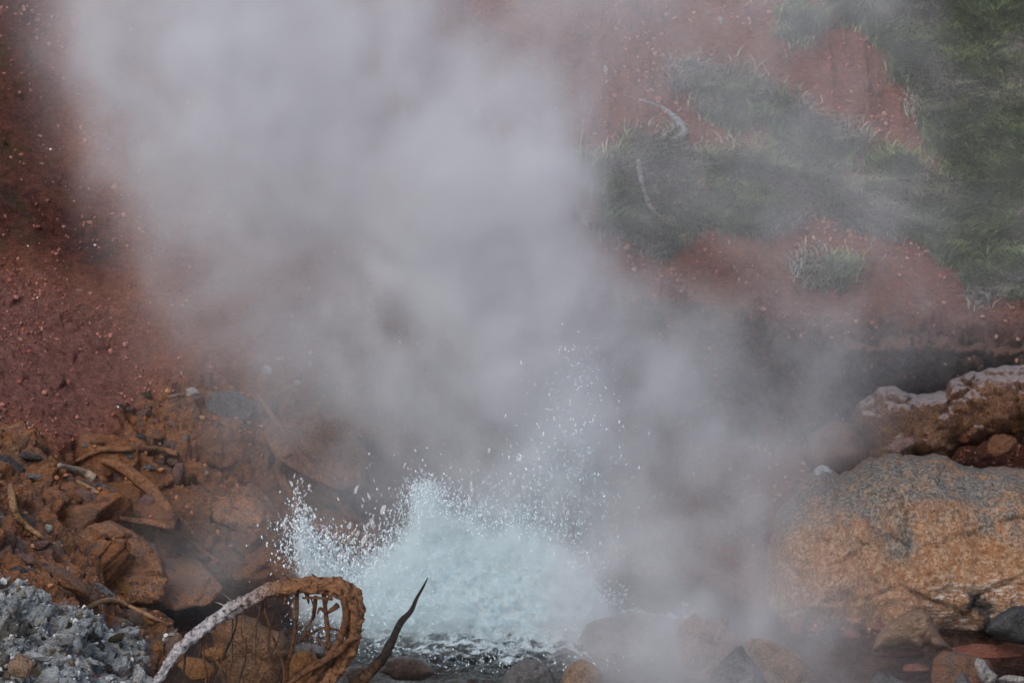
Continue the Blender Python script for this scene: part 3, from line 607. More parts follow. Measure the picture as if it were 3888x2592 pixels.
PR(398, 2480, 22, 26, 0, 'white', 'tiny white pebble right of the pale grey stone')
PR(318, 2412, 78, 44, 8, 'moss', 'mossy dark lump above the bright white pebble')
PR(78, 2528, 96, 100, 15, 'tan', 'triangular tan rock in the bottom left gravel', ang=.9, sink=-.1)
PR(135, 2495, 120, 44, 8, 'sinter', 'pale flat-topped rock behind the triangular tan one')
PR(480, 2410, 120, 70, -12, 'sinter', 'arched grey rock with a whitish rim in the gravel', ang=.3)
PR(435, 2425, 90, 34, -25, 'moss', 'brown-black lump under the arched grey rock')
PR(590, 2480, 70, 110, 12, 'ochre', 'ragged rust-brown rock left of the branch end', rough=.25)
PR(290, 2560, 110, 60, 5, 'clay', 'brown rock at the bottom edge of the grey gravel')
PR(365, 2515, 90, 24, 18, 'sinter', 'long pale stone at the bottom of the grey gravel')
PR(410, 2540, 46, 44, 0, 'dark', 'blackish stone at the bottom of the grey gravel')
PR(165, 2585, 120, 40, 5, 'sinter', 'pale grey slab cut by the bottom edge at the left')
PR(520, 2560, 70, 80, 0, 'white', 'whitish crusty rock at the bottom left of the branch end', rough=.2)
PR(200, 2355, 54, 36, 20, 'sinter', 'grey rounded stone high in the gravel near the left edge')
PR(262, 2375, 40, 40, 0, 'moss', 'small brown mossy stone in the upper grey gravel')
PR(245, 2430, 70, 60, 10, 'sinter', 'largest rounded grey stone in the middle of the gravel')
PR(1512, 2588, 66, 26, 0, 'pale', 'pale stone at the bottom edge right of the dark pointed branch', pool=True)
PR(1360, 2588, 30, 40, 20, 'pale', 'small cream stone beside the foot of the dark pointed branch', pool=True)
PR(3120, 1792, 80, 56, 0, 'white', 'white crusted tip on the left shoulder of the big mound', at_y=-0.12)
PR(3635, 2248, 46, 56, 20, 'dark', 'dark oval stone stuck low on the face of the mound', at_y=-0.88)
PR(3480, 2540, 110, 50, 0, 'redstone', 'red-brown rock lying in the stream left of the blocky speckled rock', pool=True)
PR(3420, 2478, 200, 46, 2, 'redstone', 'long low red rock in the stream under the arched brown rock', pool=True)
PR(3760, 2470, 330, 60, 3, 'redstone', 'broad red-brown shelf of rock across the stream at the right', pool=True, ang=.8)
PR(3850, 2580, 130, 40, 0, 'pale', 'pale wet stone at the bottom right corner', pool=True)
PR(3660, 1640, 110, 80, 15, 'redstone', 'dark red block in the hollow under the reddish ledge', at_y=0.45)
PR(3800, 1690, 130, 90, -10, 'clay', 'brown block low in the hollow at the right edge', at_y=0.4)  # dark block added to stand for shade that the hollow lacks
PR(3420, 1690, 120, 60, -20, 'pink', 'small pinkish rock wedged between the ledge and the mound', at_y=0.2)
PR(3130, 450, 100, 60, 25, 'ochre', 'yellow-orange rounded rock in the grassy hillside')
PR(2960, 578, 42, 32, 0, 'redstone', 'small red stone in the middle of the grass')
PR(2820, 575, 84, 36, 12, 'redstone', 'red clod of earth left of the small red stone in the grass')
PR(2855, 780, 30, 26, 0, 'redstone', 'lone red pebble low in the grass')
PR(2905, 312, 54, 32, -10, 'pink', 'pinkish stone in the red gully above the grass')
PR(3075, 365, 50, 24, 0, 'pink', 'flat pinkish stone lower in the red gully')
PR(2735, 80, 26, 34, 0, 'pale', 'pale upright stone near the top of the red gully')
PR(2300, 268, 18, 40, 0, 'pale', 'thin upright white stone in the steam on the upper slope')
PR(3718, 1148, 28, 20, 0, 'pale', 'small pale stone on the red terrace at the right')
PR(3175, 1068, 40, 16, 0, 'pale', 'white stone in the lowest strip of dead grass')
# more stones of the bank, nothing tells them apart
def scatter_px(n, poly, seed):
    r = np.random.default_rng(seed); P = np.array(poly); lo, hi = P.min(0), P.max(0); out = []
    while len(out) < n:
        c = r.uniform(lo, hi, (n*3, 2)); c = c[poly_sd(c[:,0], c[:,1], P) > 0]; out += list(c)
    return out[:n], r
def crowd(n, poly, seed, mats, smin, smax, label, group, flat=.6, protos=6, at_sink=.25):
    pts, r = scatter_px(n, poly, seed); PRO = []
    for k in range(protos):
        V, Fc = rock_verts((.5, .42, .5*flat), seed*31+k, .75, 3, .12)
        for mt in mats:
            me = mesh_np('rock', V, Fc); me.materials.append(ROCK[mt]); PRO.append(me)
    for px, py in pts:
        P = ground(px, py); k = (P[1]-CAM[1])*1.035/F; s = (smin + (smax-smin)*r.random()**2.2)*k
        o = link('rock', PRO[r.integers(len(PRO))], loc=P - np.array((0, -.3, .1))*s*at_sink)
        o.scale = (s, s*.9, s*r.uniform(.7, 1.2)); o.rotation_euler = (r.uniform(-.5, .5), r.uniform(-.7, .7), r.uniform(-3, 3))
        tag(o, label, 'rock', group)
crowd(64, [(0,1640),(200,1720),(420,1670),(480,1560),(640,1500),(800,1600),(1000,1700),(1150,1900),(1000,2080),(700,2060),(600,2300),(300,2240),(0,2180)], 5, ('orange','orangegrey','purple','clay','redstone'), 20, 70,
      'one of the small rust-brown stones bedded in the orange clay bank', 'small stones in the orange bank')
crowd(42, [(0,2280),(330,2350),(470,2370),(600,2450),(560,2592),(0,2592)], 6, ('sinter','sinter','white','moss'), 14, 44,
      'one of the small grey stones in the pale gravel at the bottom left', 'small stones in the grey gravel', flat=.8)
crowd(24, [(2600,1130),(3888,1240),(3888,1380),(3500,1420),(3300,1380),(2700,1500)], 8, ('redstone','clay','grey'), 14, 46,
      'one of the crumbly dark stones along the edge of the red terrace', 'stones on the terrace edge')
crowd(16, [(2750,60),(3100,60),(3350,420),(3500,640),(3350,560),(3150,480),(2900,330)], 9, ('pink','redstone'), 12, 34,
      'one of the pink stones lying in the red gully between the grass', 'stones in the red gully')
crowd(16, [(2350,60),(2700,40),(2720,330),(2600,300),(2700,420),(2350,420)], 19, ('pink','redstone'), 10, 26,
      'one of the pinkish stones on the bare slope above the grey log', 'stones on the upper bare slope')

# ------------------------------------------------------------------ gravel (nobody could count it)
def gravel(name, n, mask, smin, smax, cols, seed, box=(-3.5, 3.5, -4.2, 5.2), power=3.0, glabel=None):
    r = np.random.default_rng(seed); V0, F0 = ico(1); nv_, nf = len(V0), len(F0)
    x = r.uniform(box[0], box[1], n*8); y = r.uniform(box[2], box[3], n*8)
    i = np.clip(np.searchsorted(GX, x)-1, 0, len(GX)-2); j = np.clip(np.searchsorted(GY, y)-1, 0, len(GY)-2)
    P = TP[j, i]; px, py = project(P)
    k = (r.random(n*8) < mask[j, i]) & (px > -60) & (px < 3950) & (py > -60) & (py < 2650); P = P[k][:n]; n = len(P)
    s = smin + (smax-smin)*r.random(n)**power
    V = V0[None]*(1 + .35*r.uniform(-1, 1, (n, nv_, 1)))*r.uniform(.6, 1.2, (n, 1, 3))*s[:, None, None] + P[:, None] + (r.uniform(-.2, .4, n)*s)[:, None, None]*np.array((0, -.5, .8))
    Fc = (F0[None] + (np.arange(n)*nv_)[:, None, None]).reshape(-1, 3)
    me = mesh_np(name, V.reshape(-1, 3), Fc, smooth=False)
    fattr(me, 'tone', np.repeat(r.random(n), nv_))
    m = NT(name); rp = m.n('ShaderNodeValToRGB'); m.l(m.attr('tone'), rp.inputs[0]); e = rp.color_ramp.elements
    while len(e) < len(cols): e.new(.5)
    for q, (pos, cc) in zip(e, cols): q.position = pos; q.color = (*cc, 1)
    rp.color_ramp.interpolation = 'CONSTANT'
    tag(link(name, me, m.done(rp.outputs[0], .85)), kind='stuff')
clump = sstep(-.15, .3, fbm(XX*2.3, YY*3.5, XX*0, 66, 4, .6))*.85+.15
slope = clump*np.clip((1-ORANGE)*(1-SINTER)*(1-GRASS)*left, 0, 1)*(DP > .3)
gravel('red_gravel', 22000, slope*(.55+.45*sstep(900, 1500, UY)), .003, .017, [(0,(.20,.065,.045)),(.35,(.28,.12,.10)),(.55,(.14,.055,.045)),(.86,(.25,.11,.082)),(.95,(.22,.17,.15)),(.985,(.50,.44,.40))], 61, power=3.4)
gravel('bank_gravel', 2600, ORANGE*(1-SINTER)*(DP > .05), .004, .020, [(0,(.24,.09,.04)),(.3,(.33,.15,.065)),(.55,(.17,.085,.05)),(.75,(.15,.12,.115)),(.92,(.27,.14,.075)),(.98,(.33,.25,.19))], 62)
gravel('grey_gravel', 9000, SINTER, .004, .022, [(0,(.26,.27,.27)),(.35,(.42,.43,.43)),(.6,(.16,.15,.13)),(.86,(.52,.54,.54)),(.93,(.10,.080,.05))], 63, power=2.2)
gravel('slope_gravel', 12000, clump*np.clip(1-left, 0, 1)*(1-GRASS)*(DP > .1), .003, .020, [(0,(.26,.085,.055)),(.3,(.31,.16,.12)),(.55,(.16,.075,.06)),(.72,(.29,.145,.105)),(.93,(.22,.15,.13)),(.99,(.36,.28,.24))], 64)

# ------------------------------------------------------------------ roots and driftwood
bpy.context.view_layer.update(); DG = bpy.context.evaluated_depsgraph_get()
def on_rocks(pts, lift=.4):
    """laid over the stones as well as the ground: the first solid thing met"""
    ts, ds = [], []
    for x, y, r in pts:
        d = ray(x, y); d = d/np.linalg.norm(d); ok, loc, *_ = S.ray_cast(DG, Vector(CAM), Vector(d))
        ts.append((loc - Vector(CAM)).length if ok else np.linalg.norm(ground(x, y)-CAM)); ds.append(d)
    ts = np.array(ts); sm_ = np.convolve(np.pad(ts, 1, mode='edge'), (.25, .5, .25), 'valid'); ts = np.minimum(ts, sm_)
    out = []
    for (x, y, r), t, d in zip(pts, ts, ds):
        k = t/F; out.append((*(CAM + d*(t - r*k*lift)), r*k))
    return out
def wood(name, label, pts, mat, cat='root', lift=.4, **kw): return tag(tube(name, on_rocks(pts, lift), WOOD[mat], **kw), label, cat)
wood('root', 'long thin red-brown root lying level across the stones of the left bank', [(285,1750,6),(340,1722,10),(390,1705,11),(440,1706,10),(500,1704,11),(560,1702,12),(620,1707,13),(672,1722,11)], 'brown', lift=1.2, seed=3)
wood('log', 'pale broken stub of log pointing right in the orange bank', [(225,1765,9),(270,1780,13),(310,1792,17),(345,1806,17),(362,1814,14)], 'pale', 'log', lift=1.0, seed=5)
wood('stick', 'tan stick slanting down to the right at the left edge', [(38,1840,10),(45,1890,15),(62,1955,14),(100,1995,11),(150,2032,9),(195,2058,6),(238,2070,5)], 'tan', 'stick', lift=1.2, seed=7)
wood('root', 'short bent orange root arching over the grey gravel', [(303,2328,6),(335,2304,9),(370,2287,10),(410,2278,10),(450,2281,9),(482,2296,7)], 'tan', lift=1.6, seed=9)
wood('root', 'rough crusted root running down right from the bent orange one', [(485,2298,6),(530,2318,8),(580,2345,8),(640,2372,8)], 'tan', lift=.9, seed=10, rough=.3)
wood('root', 'thick root edging the clay mound and curving down to the right', [(385,1748,10),(450,1765,20),(520,1815,24),(585,1870,24),(640,1930,18),(678,1975,9)], 'brown', lift=.9, seed=12)
wood('root', 'thin sharp-edged root that forms a lip over the dim brown boulder', [(455,1965,8),(520,1975,11),(585,1985,11),(640,2005,9),(700,2045,9),(760,2085,8),(830,2132,6)], 'brown', lift=2.4, seed=14, flat=.6)
wood('root', 'small orange root under the pale broken log', [(290,1825,8),(330,1848,9),(372,1868,8)], 'tan', lift=.9, seed=15)
wood('root', 'long straight diagonal root running down through the steam', [(950,1462,6),(1000,1530,9),(1060,1620,12),(1120,1695,14),(1180,1775,17),(1240,1850,20),(1300,1920,21),(1352,1975,14)], 'brown', lift=1.3, seed=17, rough=.12)
wood('root', 'left bowed root beside the long diagonal root', [(1130,1700,8),(1080,1730,13),(1060,1780,16),(1085,1840,17),(1120,1900,14),(1150,1960,9)], 'brown', lift=1.2, seed=19)
wood('root', 'faint thin root right of the long diagonal root', [(1350,1715,6),(1385,1765,8),(1415,1830,8),(1440,1895,6)], 'brown', lift=1.2, seed=21)
dl = tag(bpy.data.objects.new('driftwood', None), 'grey curved driftwood log with a forked lower end on the red slope', 'log'); COL.objects.link(dl)
q0 = ground(2590, 500); dl.location = q0
tube('trunk', on_ground([(2425,378,4),(2480,395,7),(2530,420,10),(2570,455,14),(2592,492,18),(2578,522,17),(2548,532,9)], 1.4), WOOD['grey'], dl, rough=.3, knob=.2, seed=23, origin=q0)
tube('branch', on_ground([(2556,470,9),(2550,500,9),(2522,513,8),(2500,528,6),(2484,535,3)], 1.3), WOOD['grey'], dl, seed=25, origin=q0)
wood('stick', 'whitish bare stick hanging down the slope below the curved grey log', [(2422,610,10),(2430,660,11),(2440,710,9),(2460,765,9),(2482,805,8),(2508,826,7)], 'grey', 'stick', lift=7, seed=27)

# ------------------------------------------------------------------ the curved branch in front
YB = -3.0
br = tag(bpy.data.objects.new('curved_branch', None), 'big hooked branch, bleached white at the left and rust-brown where it bends', 'branch'); COL.objects.link(br)
b0 = at(596, 2582, YB); br.location = b0
def bt(name, pts, mat, dy=0.0, y0=0.0, **kw): return tube(name, on_plane(pts, YB+y0, dy), WOOD[mat], br, origin=b0, **kw)
bt('limb', [(520,2700,12),(560,2640,13),(596,2582,15),(633,2528,18),(681,2470,20),(739,2411,21),(798,2364,22),(851,2326,24),(899,2294,25),(952,2271,24),(1010,2246,23),(1074,2232,25),(1138,2221,29),(1212,2219,33),(1271,2231,34),(1313,2257,34),(1338,2300,33),(1346,2348,30),(1343,2395,28),(1330,2449,27),(1306,2496,27),(1271,2544,28),(1228,2600,32),(1170,2680,34),(1110,2740,30)], 'main', seed=31, sides=36, n=22, rough=.42, fr=26, knob=.42)
bt('root_strand', [(1300,2262,14),(1308,2290,15),(1314,2348,15),(1297,2411,15),(1272,2458,16),(1235,2512,16),(1190,2570,15),(1150,2640,12)], 'rust', y0=-.04, seed=33, rough=.28, fr=14, n=9)
bt('root_strand', [(1374,2416,6),(1345,2424,10),(1318,2438,12),(1290,2470,14),(1217,2514,13),(1154,2552,12),(1105,2590,11),(1050,2640,8)], 'rust', y0=-.07, seed=35, rough=.28, fr=14, n=9)
TW = [
 ('rust', [(766,2385,7),(772,2420,6),(774,2443,6),(774,2502,5),(782,2539,6),(784,2650,5)]),
 ('rust', [(778,2443,4),(803,2480,5),(830,2523,5),(872,2581,4),(885,2600,2)]),
 ('black', [(899,2310,6),(896,2369,5),(880,2422,6),(840,2507,5),(819,2550,6),(803,2592,6),(800,2660,5)]),
 ('black', [(838,2525,4),(850,2555,4),(866,2600,3)]),
 ('black', [(928,2305,4),(930,2335,3),(931,2366,1)]),
 ('rust', [(1005,2265,10),(1008,2326,7),(1024,2380,9),(1018,2454,7),(1031,2518,8),(1058,2571,6),(1065,2640,5)]),
 ('rust', [(1029,2398,6),(1058,2475,8),(1077,2539,8),(1079,2650,6)]),
 ('rust', [(1031,2530,6),(1000,2558,7),(984,2592,6),(978,2650,5)]),
 ('rust', [(1127,2245,12),(1127,2316,10),(1119,2390,9),(1108,2465,9),(1092,2528,10),(1090,2650,8)]),
 ('rust', [(1228,2240,12),(1236,2316,11),(1244,2390,12),(1244,2475,12),(1239,2550,11),(1247,2660,9)]),
 ('rust', [(1200,2262,12),(1191,2337,9),(1166,2380,5),(1159,2412,7),(1138,2434,3)]),
 ('rust', [(1290,2392,8),(1262,2385,6),(1233,2380,4),(1186,2401,6),(1154,2422,3)]),
 ('rust', [(1150,2268,6),(1196,2268,7),(1262,2272,8)]),
 ('rust', [(1285,2296,16),(1262,2312,12),(1239,2324,9),(1215,2308,8),(1204,2330,4)]),
 ('rust', [(1303,2490,6),(1306,2525,5),(1309,2553,5)]),
 ('rust', [(1203,2425,6),(1224,2436,7),(1248,2458,6)]),
 ('black', [(718,2435,6),(704,2490,7),(698,2560,6),(697,2660,6)]),
 ('black', [(933,2417,3),(933,2502,4),(918,2550,4),(905,2600,4)]),
 ('black', [(648,2545,4),(668,2580,3),(690,2620,3)]),
 ('pale', [(884,2284,6),(868,2270,4),(844,2250,1.5)]),
 ('pale', [(860,2300,5),(838,2292,3),(816,2283,1.5)]),
 ('black', [(1108,2210,6),(1096,2196,3),(1076,2177,1)]),
 ('black', [(1200,2194,8),(1190,2184,5),(1182,2178,3)]),
 ('rust', [(1000,2232,8),(984,2234,6),(969,2239,4)]),
 ('tan', [(1358,2410,6),(1370,2398,5),(1383,2387,2)]),
 ('rust', [(1085,2255,12),(1082,2280,8),(1078,2297,4)]),
 ('rust', [(1165,2250,14),(1170,2275,7),(1172,2290,3)]),
 ('tan', [(790,2352,7),(772,2362,5),(766,2380,3)]),
]
for k in range(13):                                       # fine tangled rootlets
    x = 770 + k*40 + random.uniform(-14, 14); y = 2262 if 1000 < x < 1250 else (2262 + (1000-x)*.62 if x < 1000 else 2300); dx = random.uniform(-9, 5); q = []
    for j in range(7): q.append((x, y, 3.6 - .3*j)); x += dx + random.uniform(-16, 16); y += random.uniform(28, 58)
    TW.append((random.choice(('rust', 'black')), q))
for i, (mt, pts) in enumerate(TW):
    bt('twig', [(x, y, r*.76) for x, y, r in pts], mat=mt, dy=random.uniform(-.12, .12), seed=40+i*3, sides=9, n=7, rough=.30, fr=26)
tag(tube('pointed_branch', on_plane([(1290,2680,26),(1329,2613,25),(1382,2571,23),(1425,2528,21),(1462,2481,19),(1483,2443,16),(1501,2402,13),(1524,2360,12),(1559,2318,9),(1582,2269,6),(1608,2224,4),(1624,2191,1.4)], -2.9, .1), WOOD['spike'], seed=90, sides=16, n=12, rough=.30, fr=18, knob=.15),
    'dark pointed branch rising before the white water', 'branch')
# ------------------------------------------------------------------ grass
def grass(name, ncl, nbl, mask, col, seed, lmin, lmax, wd, droop, spread):
    r = np.random.default_rng(seed); n8 = ncl*30
    x = r.uniform(.2, 3.6, n8); y = r.uniform(1.5, 6.0, n8)
    i = np.clip(np.searchsorted(GX, x)-1, 0, len(GX)-2); j = np.clip(np.searchsorted(GY, y)-1, 0, len(GY)-2)
    k = np.where(r.random(n8) < mask[j, i])[0][:ncl]; C = TP[j, i][k]; n = len(C)*nbl
    cid = np.repeat(np.arange(len(C)), nbl); cs = r.uniform(.6, 1.25, len(C))[cid]
    o = np.stack((r.normal(0, spread, n), r.normal(0, spread, n)), -1)
    B = C[cid].copy(); B[:, :2] += o; B[:, 2] = hsample(B[:, 0], B[:, 1]) - .01
    L = r.uniform(lmin, lmax, n)*cs; az = r.uniform(0, 6.283, n)
    dirn = np.stack((np.cos(az), np.sin(az)-.55, 0*az), -1)*droop
    w_ = wd*r.uniform(.6, 1.3, n); side = np.stack((np.cos(az+1.57), np.sin(az+1.57), 0*az), -1)*w_[:, None]
    V = []
    for t, ww in ((0, 1.0), (.4, .85), (.75, .55), (1.0, .08)):
        c = B + dirn*(L*t*t)[:, None]*1.0; c[:, 2] += L*(t*(1-.42*droop*t))
        V += [c - side*ww, c + side*ww]
    V = np.stack(V, 1)
    f = np.array([(0,1,3,2),(2,3,5,4),(4,5,7,6)])
    Fc = (f[None] + (np.arange(n)*8)[:, None, None]).reshape(-1, 4)
    me = mesh_np(name, V.reshape(-1, 3), Fc); tone = (r.random(len(C))*.6)[cid] + r.random(n)*.4; fattr(me, 'tone', np.repeat(tone, 8))
    m = NT(name); c = m.mix(m.attr('tone'), *col)
    tag(link(name, me, m.done(c, .7)), kind='stuff')
tuft = sstep(-.12, .10, fbm(XX*3.2, YY*4.2, XX*0, 91, 3)); gm = np.clip(GRASS*1.15, 0, 1)**1.5
upper = pm([(3080,-300),(3100,-20),(3370,165),(3450,380),(3540,580),(3720,690),(3888,750),(4500,900),(4500,-300)])
grass('green_grass', 1700, 34, gm*np.clip(tuft*(.8+.2*upper)+.12, 0, 1), ((0.075,0.110,0.045), (0.25,0.31,0.12)), 92, .07, .20, .0044, .8, .035)
grass('dry_grass', 1000, 36, gm*np.clip((1.0-tuft)*(1-.30*upper), 0.06, 1), ((0.12,0.11,0.08), (0.42,0.39,0.33)), 93, .07, .17, .0040, 1.05, .045)

# ------------------------------------------------------------------ water
WX = np.arange(-3.4, 4.6, .016); WY = np.arange(-9, 1.0, .016); WY = np.concatenate((np.arange(-9, -3.6, .12), np.arange(-3.6, 1.0, .016)))
wX, wY = np.meshgrid(WX, WY)
spx, spy = .05, -.75
dist = np.hypot((wX-spx)/1.25, (wY-spy)/.75)
chop = .012 + .05*np.exp(-(dist/1.0)**2)
wz = chop*(fbm(wX*5, wY*8, wX*0, 101, 4, .6, ridge=True)) + .35*chop*fbm(wX*22, wY*30, wX*0, 102, 3)
wme = mesh_np('water', np.stack((wX, wY, wz), -1).reshape(-1, 3), (lambda I: np.stack((I[:-1,:-1], I[:-1,1:], I[1:,1:], I[1:,:-1]), -1).reshape(-1, 4))(np.arange(wX.size).reshape(wX.shape)))
fo = np.clip(1.0 - dist*.95 + .8*fbm(wX*7, wY*14, wX*0, 103, 4, .65, ridge=True), 0, 1)
fattr(wme, 'foam', fo)
m = NT('water'); 
fn = m.math('ADD', m.attr('foam'), m.math('MULTIPLY', m.math('SUBTRACT', m.noise(38, 6, .75), .5), 1.5))
fm = m.math('MULTIPLY', m.rng(fn, .55, .95), .85)
m.b.inputs['Base Color'].default_value = (.36, .44, .48, 1); m.b.inputs['Roughness'].default_value = .45
nb_ = m.bump(m.math('ADD', m.noise(30, 4, .6), m.math('MULTIPLY', m.noise(85, 3, .6), .5)), .02, .7); m.l(nb_, m.b.inputs['Normal'])
gl = m.n('ShaderNodeBsdfGlossy'); gl.inputs['Roughness'].default_value = .12; gl.inputs['Color'].default_value = (1, 1, 1, 1); m.l(nb_, gl.inputs['Normal'])
tr = m.n('ShaderNodeBsdfTransparent'); tr.inputs['Color'].default_value = (.80, .82, .82, 1)
fr_ = m.n('ShaderNodeFresnel'); fr_.inputs['IOR'].default_value = 1.33; m.l(nb_, fr_.inputs['Normal'])
mx = m.n('ShaderNodeMixShader'); m.l(fr_.outputs[0], mx.inputs[0]); m.l(tr.outputs[0], mx.inputs[1]); m.l(gl.outputs[0], mx.inputs[2])
mx2 = m.n('ShaderNodeMixShader'); m.l(fm, mx2.inputs[0]); m.l(mx.outputs[0], mx2.inputs[1]); m.l(m.b.outputs[0], mx2.inputs[2]); m.l(mx2.outputs[0], m.out.inputs['Surface'])
tag(link('water', wme, m.m), kind='structure')

# ------------------------------------------------------------------ the boiling white water: a frothing body and flying drops
fm_ = NT('white_water'); n1_, n2_ = fm_.noise(34, 8, .85), fm_.noise(120, 4, .8)
sep = fm_.n('ShaderNodeSeparateXYZ'); fm_.l(fm_.co, sep.inputs[0])
c = fm_.mix(fm_.rng(n1_, .42, .56), (.44, .73, .90), (.84, .97, 1.0)); c = fm_.mix(fm_.math('MULTIPLY', fm_.rng(n2_, .56, .70), .8), c, (.90, .94, .96))
FROTH = fm_.done(c, .35, fm_.bump(fm_.math('ADD', n1_, fm_.math('MULTIPLY', n2_, .8)), .02, 1.0), .5)
body = [(1290,2470),(1270,2330),(1300,2230),(1380,2160),(1440,2110),(1500,2060),(1550,2000),(1572,1930),(1580,1880),(1600,1850),(1650,1850),(1675,1900),(1720,1940),(1790,1970),(1860,2010),(1950,1990),(2060,2010),(2180,2090),(2280,2200),(2340,2330),(2340,2440),(2200,2500),(1800,2490),(1500,2490)]
wb = inflate('splash', [(1850+(x-1850)*.95, 2490+(y-2490)*.94) for x, y in body], -.58, .26, FROTH, step=11, amp=.07, fr=20, seed=111, edge=30, ridged=.2, lean=.25, fac=.25)
tag(wb, 'boiling white burst of spring water with a short peak at its left', 'splash')
def drops(name, sets, mat, seed, lod):
    r = np.random.default_rng(seed); V0, F0 = ico(lod); Vs, Fs, off = [], [], 0
    for n, px, py, sx, sy, ang, rmin, rmax, y0, ys in sets:
        a = r.normal(0, 1, n)*sx; b = r.normal(0, 1, n)*sy; ca, sa = math.cos(R(ang)), math.sin(R(ang))
        X, Yp = px + a*ca - b*sa, py + a*sa + b*ca; dep = y0 + r.normal(0, ys, n)
        P = np.array([at(u, v, d) for u, v, d in zip(X, Yp, dep)]); P = P[P[:, 2] > .0]; n = len(P)
        s = rmin + (rmax-rmin)*r.random(n)**3
        sc = np.stack((s*r.uniform(.6, 1, n), s*r.uniform(.6, 1, n), s*r.uniform(1.0, 2.6, n)), -1)
        q = r.uniform(-.6, .6, n); V = V0[None]*sc[:, None]*(1+.18*r.uniform(-1, 1, (n, len(V0), 1)))
        V = np.stack((V[..., 0]*np.cos(q)[:, None]+V[..., 2]*np.sin(q)[:, None], V[..., 1], -V[..., 0]*np.sin(q)[:, None]+V[..., 2]*np.cos(q)[:, None]), -1) + P[:, None]
        Vs.append(V.reshape(-1, 3)); Fs.append((F0[None]+(off+np.arange(n)*len(V0))[:, None, None]).reshape(-1, 3)); off += n*len(V0)
    me = mesh_np(name, np.concatenate(Vs), np.concatenate(Fs)); return tag(link(name, me, mat), kind='stuff')
fine = []
B_ = np.array(body)
for i in range(len(B_)):                                   # spray torn off the whole outline of the burst
    p = B_[i]; q = B_[(i+1) % len(B_)]
    if p[1] > 2440: continue
    fine.append((420, (p[0]+q[0])/2, (p[1]+q[1])/2, 42, 30, 0, .0012, .0050, -.6, .18))
fine += [(3500, 1700, 2260, 240, 100, 0, .0008, .0032, -1.0, .08), (1800, 1480, 2330, 110, 80, 0, .0008, .0034, -1.05, .08), (900, 1620, 1930, 36, 60, 0, .0016, .005, -.7, .1),
         (2600, 1230, 2110, 90, 55, 30, .002, .007, -.6, .12), (700, 1165, 2040, 22, 70, -12, .002, .008, -.6, .08), (500, 1300, 2170, 120, 30, 15, .002, .006, -.6, .1),
         (1600, 2080, 1900, 150, 120, -25, .0016, .0055, -.55, .15), (800, 2130, 1640, 95, 150, 10, .0014, .005, -.6, .14), (260, 2180, 1420, 70, 70, 0, .0014, .0045, -.75, .1),
         (1400, 1900, 1960, 130, 50, 10, .0016, .006, -.6, .1), (500, 1420, 2080, 110, 50, -30, .0016, .006, -.6, .1), (700, 1650, 2460, 260, 22, 0, .0012, .004, -1.35, .08), (250, 1900, 2520, 260, 20, 0, .0016, .005, -1.7, .08), (500, 1230, 2330, 60, 60, 0, .0016, .005, -1.0, .1)]
sm = NT('spray'); SPRAY = sm.done((.74, .88, .96), .2, None, .6); sm.b.inputs['Transmission Weight'].default_value = .12; sm.b.inputs['IOR'].default_value = 1.33
drops('spray', fine, SPRAY, 121, 1)
gm_ = NT('clear_water'); CLEAR = gm_.done((.95, .97, 1.0), .02, None, .8); gm_.b.inputs['Transmission Weight'].default_value = .75; gm_.b.inputs['IOR'].default_value = 1.33
bigd = [(60, 1140, 2000, 22, 110, -4, .006, .014, -.65, .1), (90, 1230, 2100, 80, 50, 30, .006, .016, -.65, .1), (30, 1420, 1990, 60, 60, 0, .006, .017, -.65, .1), (50, 1380, 2080, 70, 40, -20, .005, .014, -.65, .1),
        (60, 1820, 1900, 70, 40, 0, .005, .013, -.6, .1), (70, 1950, 1850, 90, 60, -20, .005, .012, -.6, .1), (40, 1540, 1800, 110, 80, 0, .003, .008, -.7, .1), (45, 2140, 1600, 90, 170, 10, .004, .010, -.75, .1), (14, 2190, 1320, 50, 40, 0, .004, .009, -.85, .1), (50, 1250, 2360, 60, 50, 0, .003, .008, -1.1, .1)]
drops('water_drops', bigd, CLEAR, 131, 2)
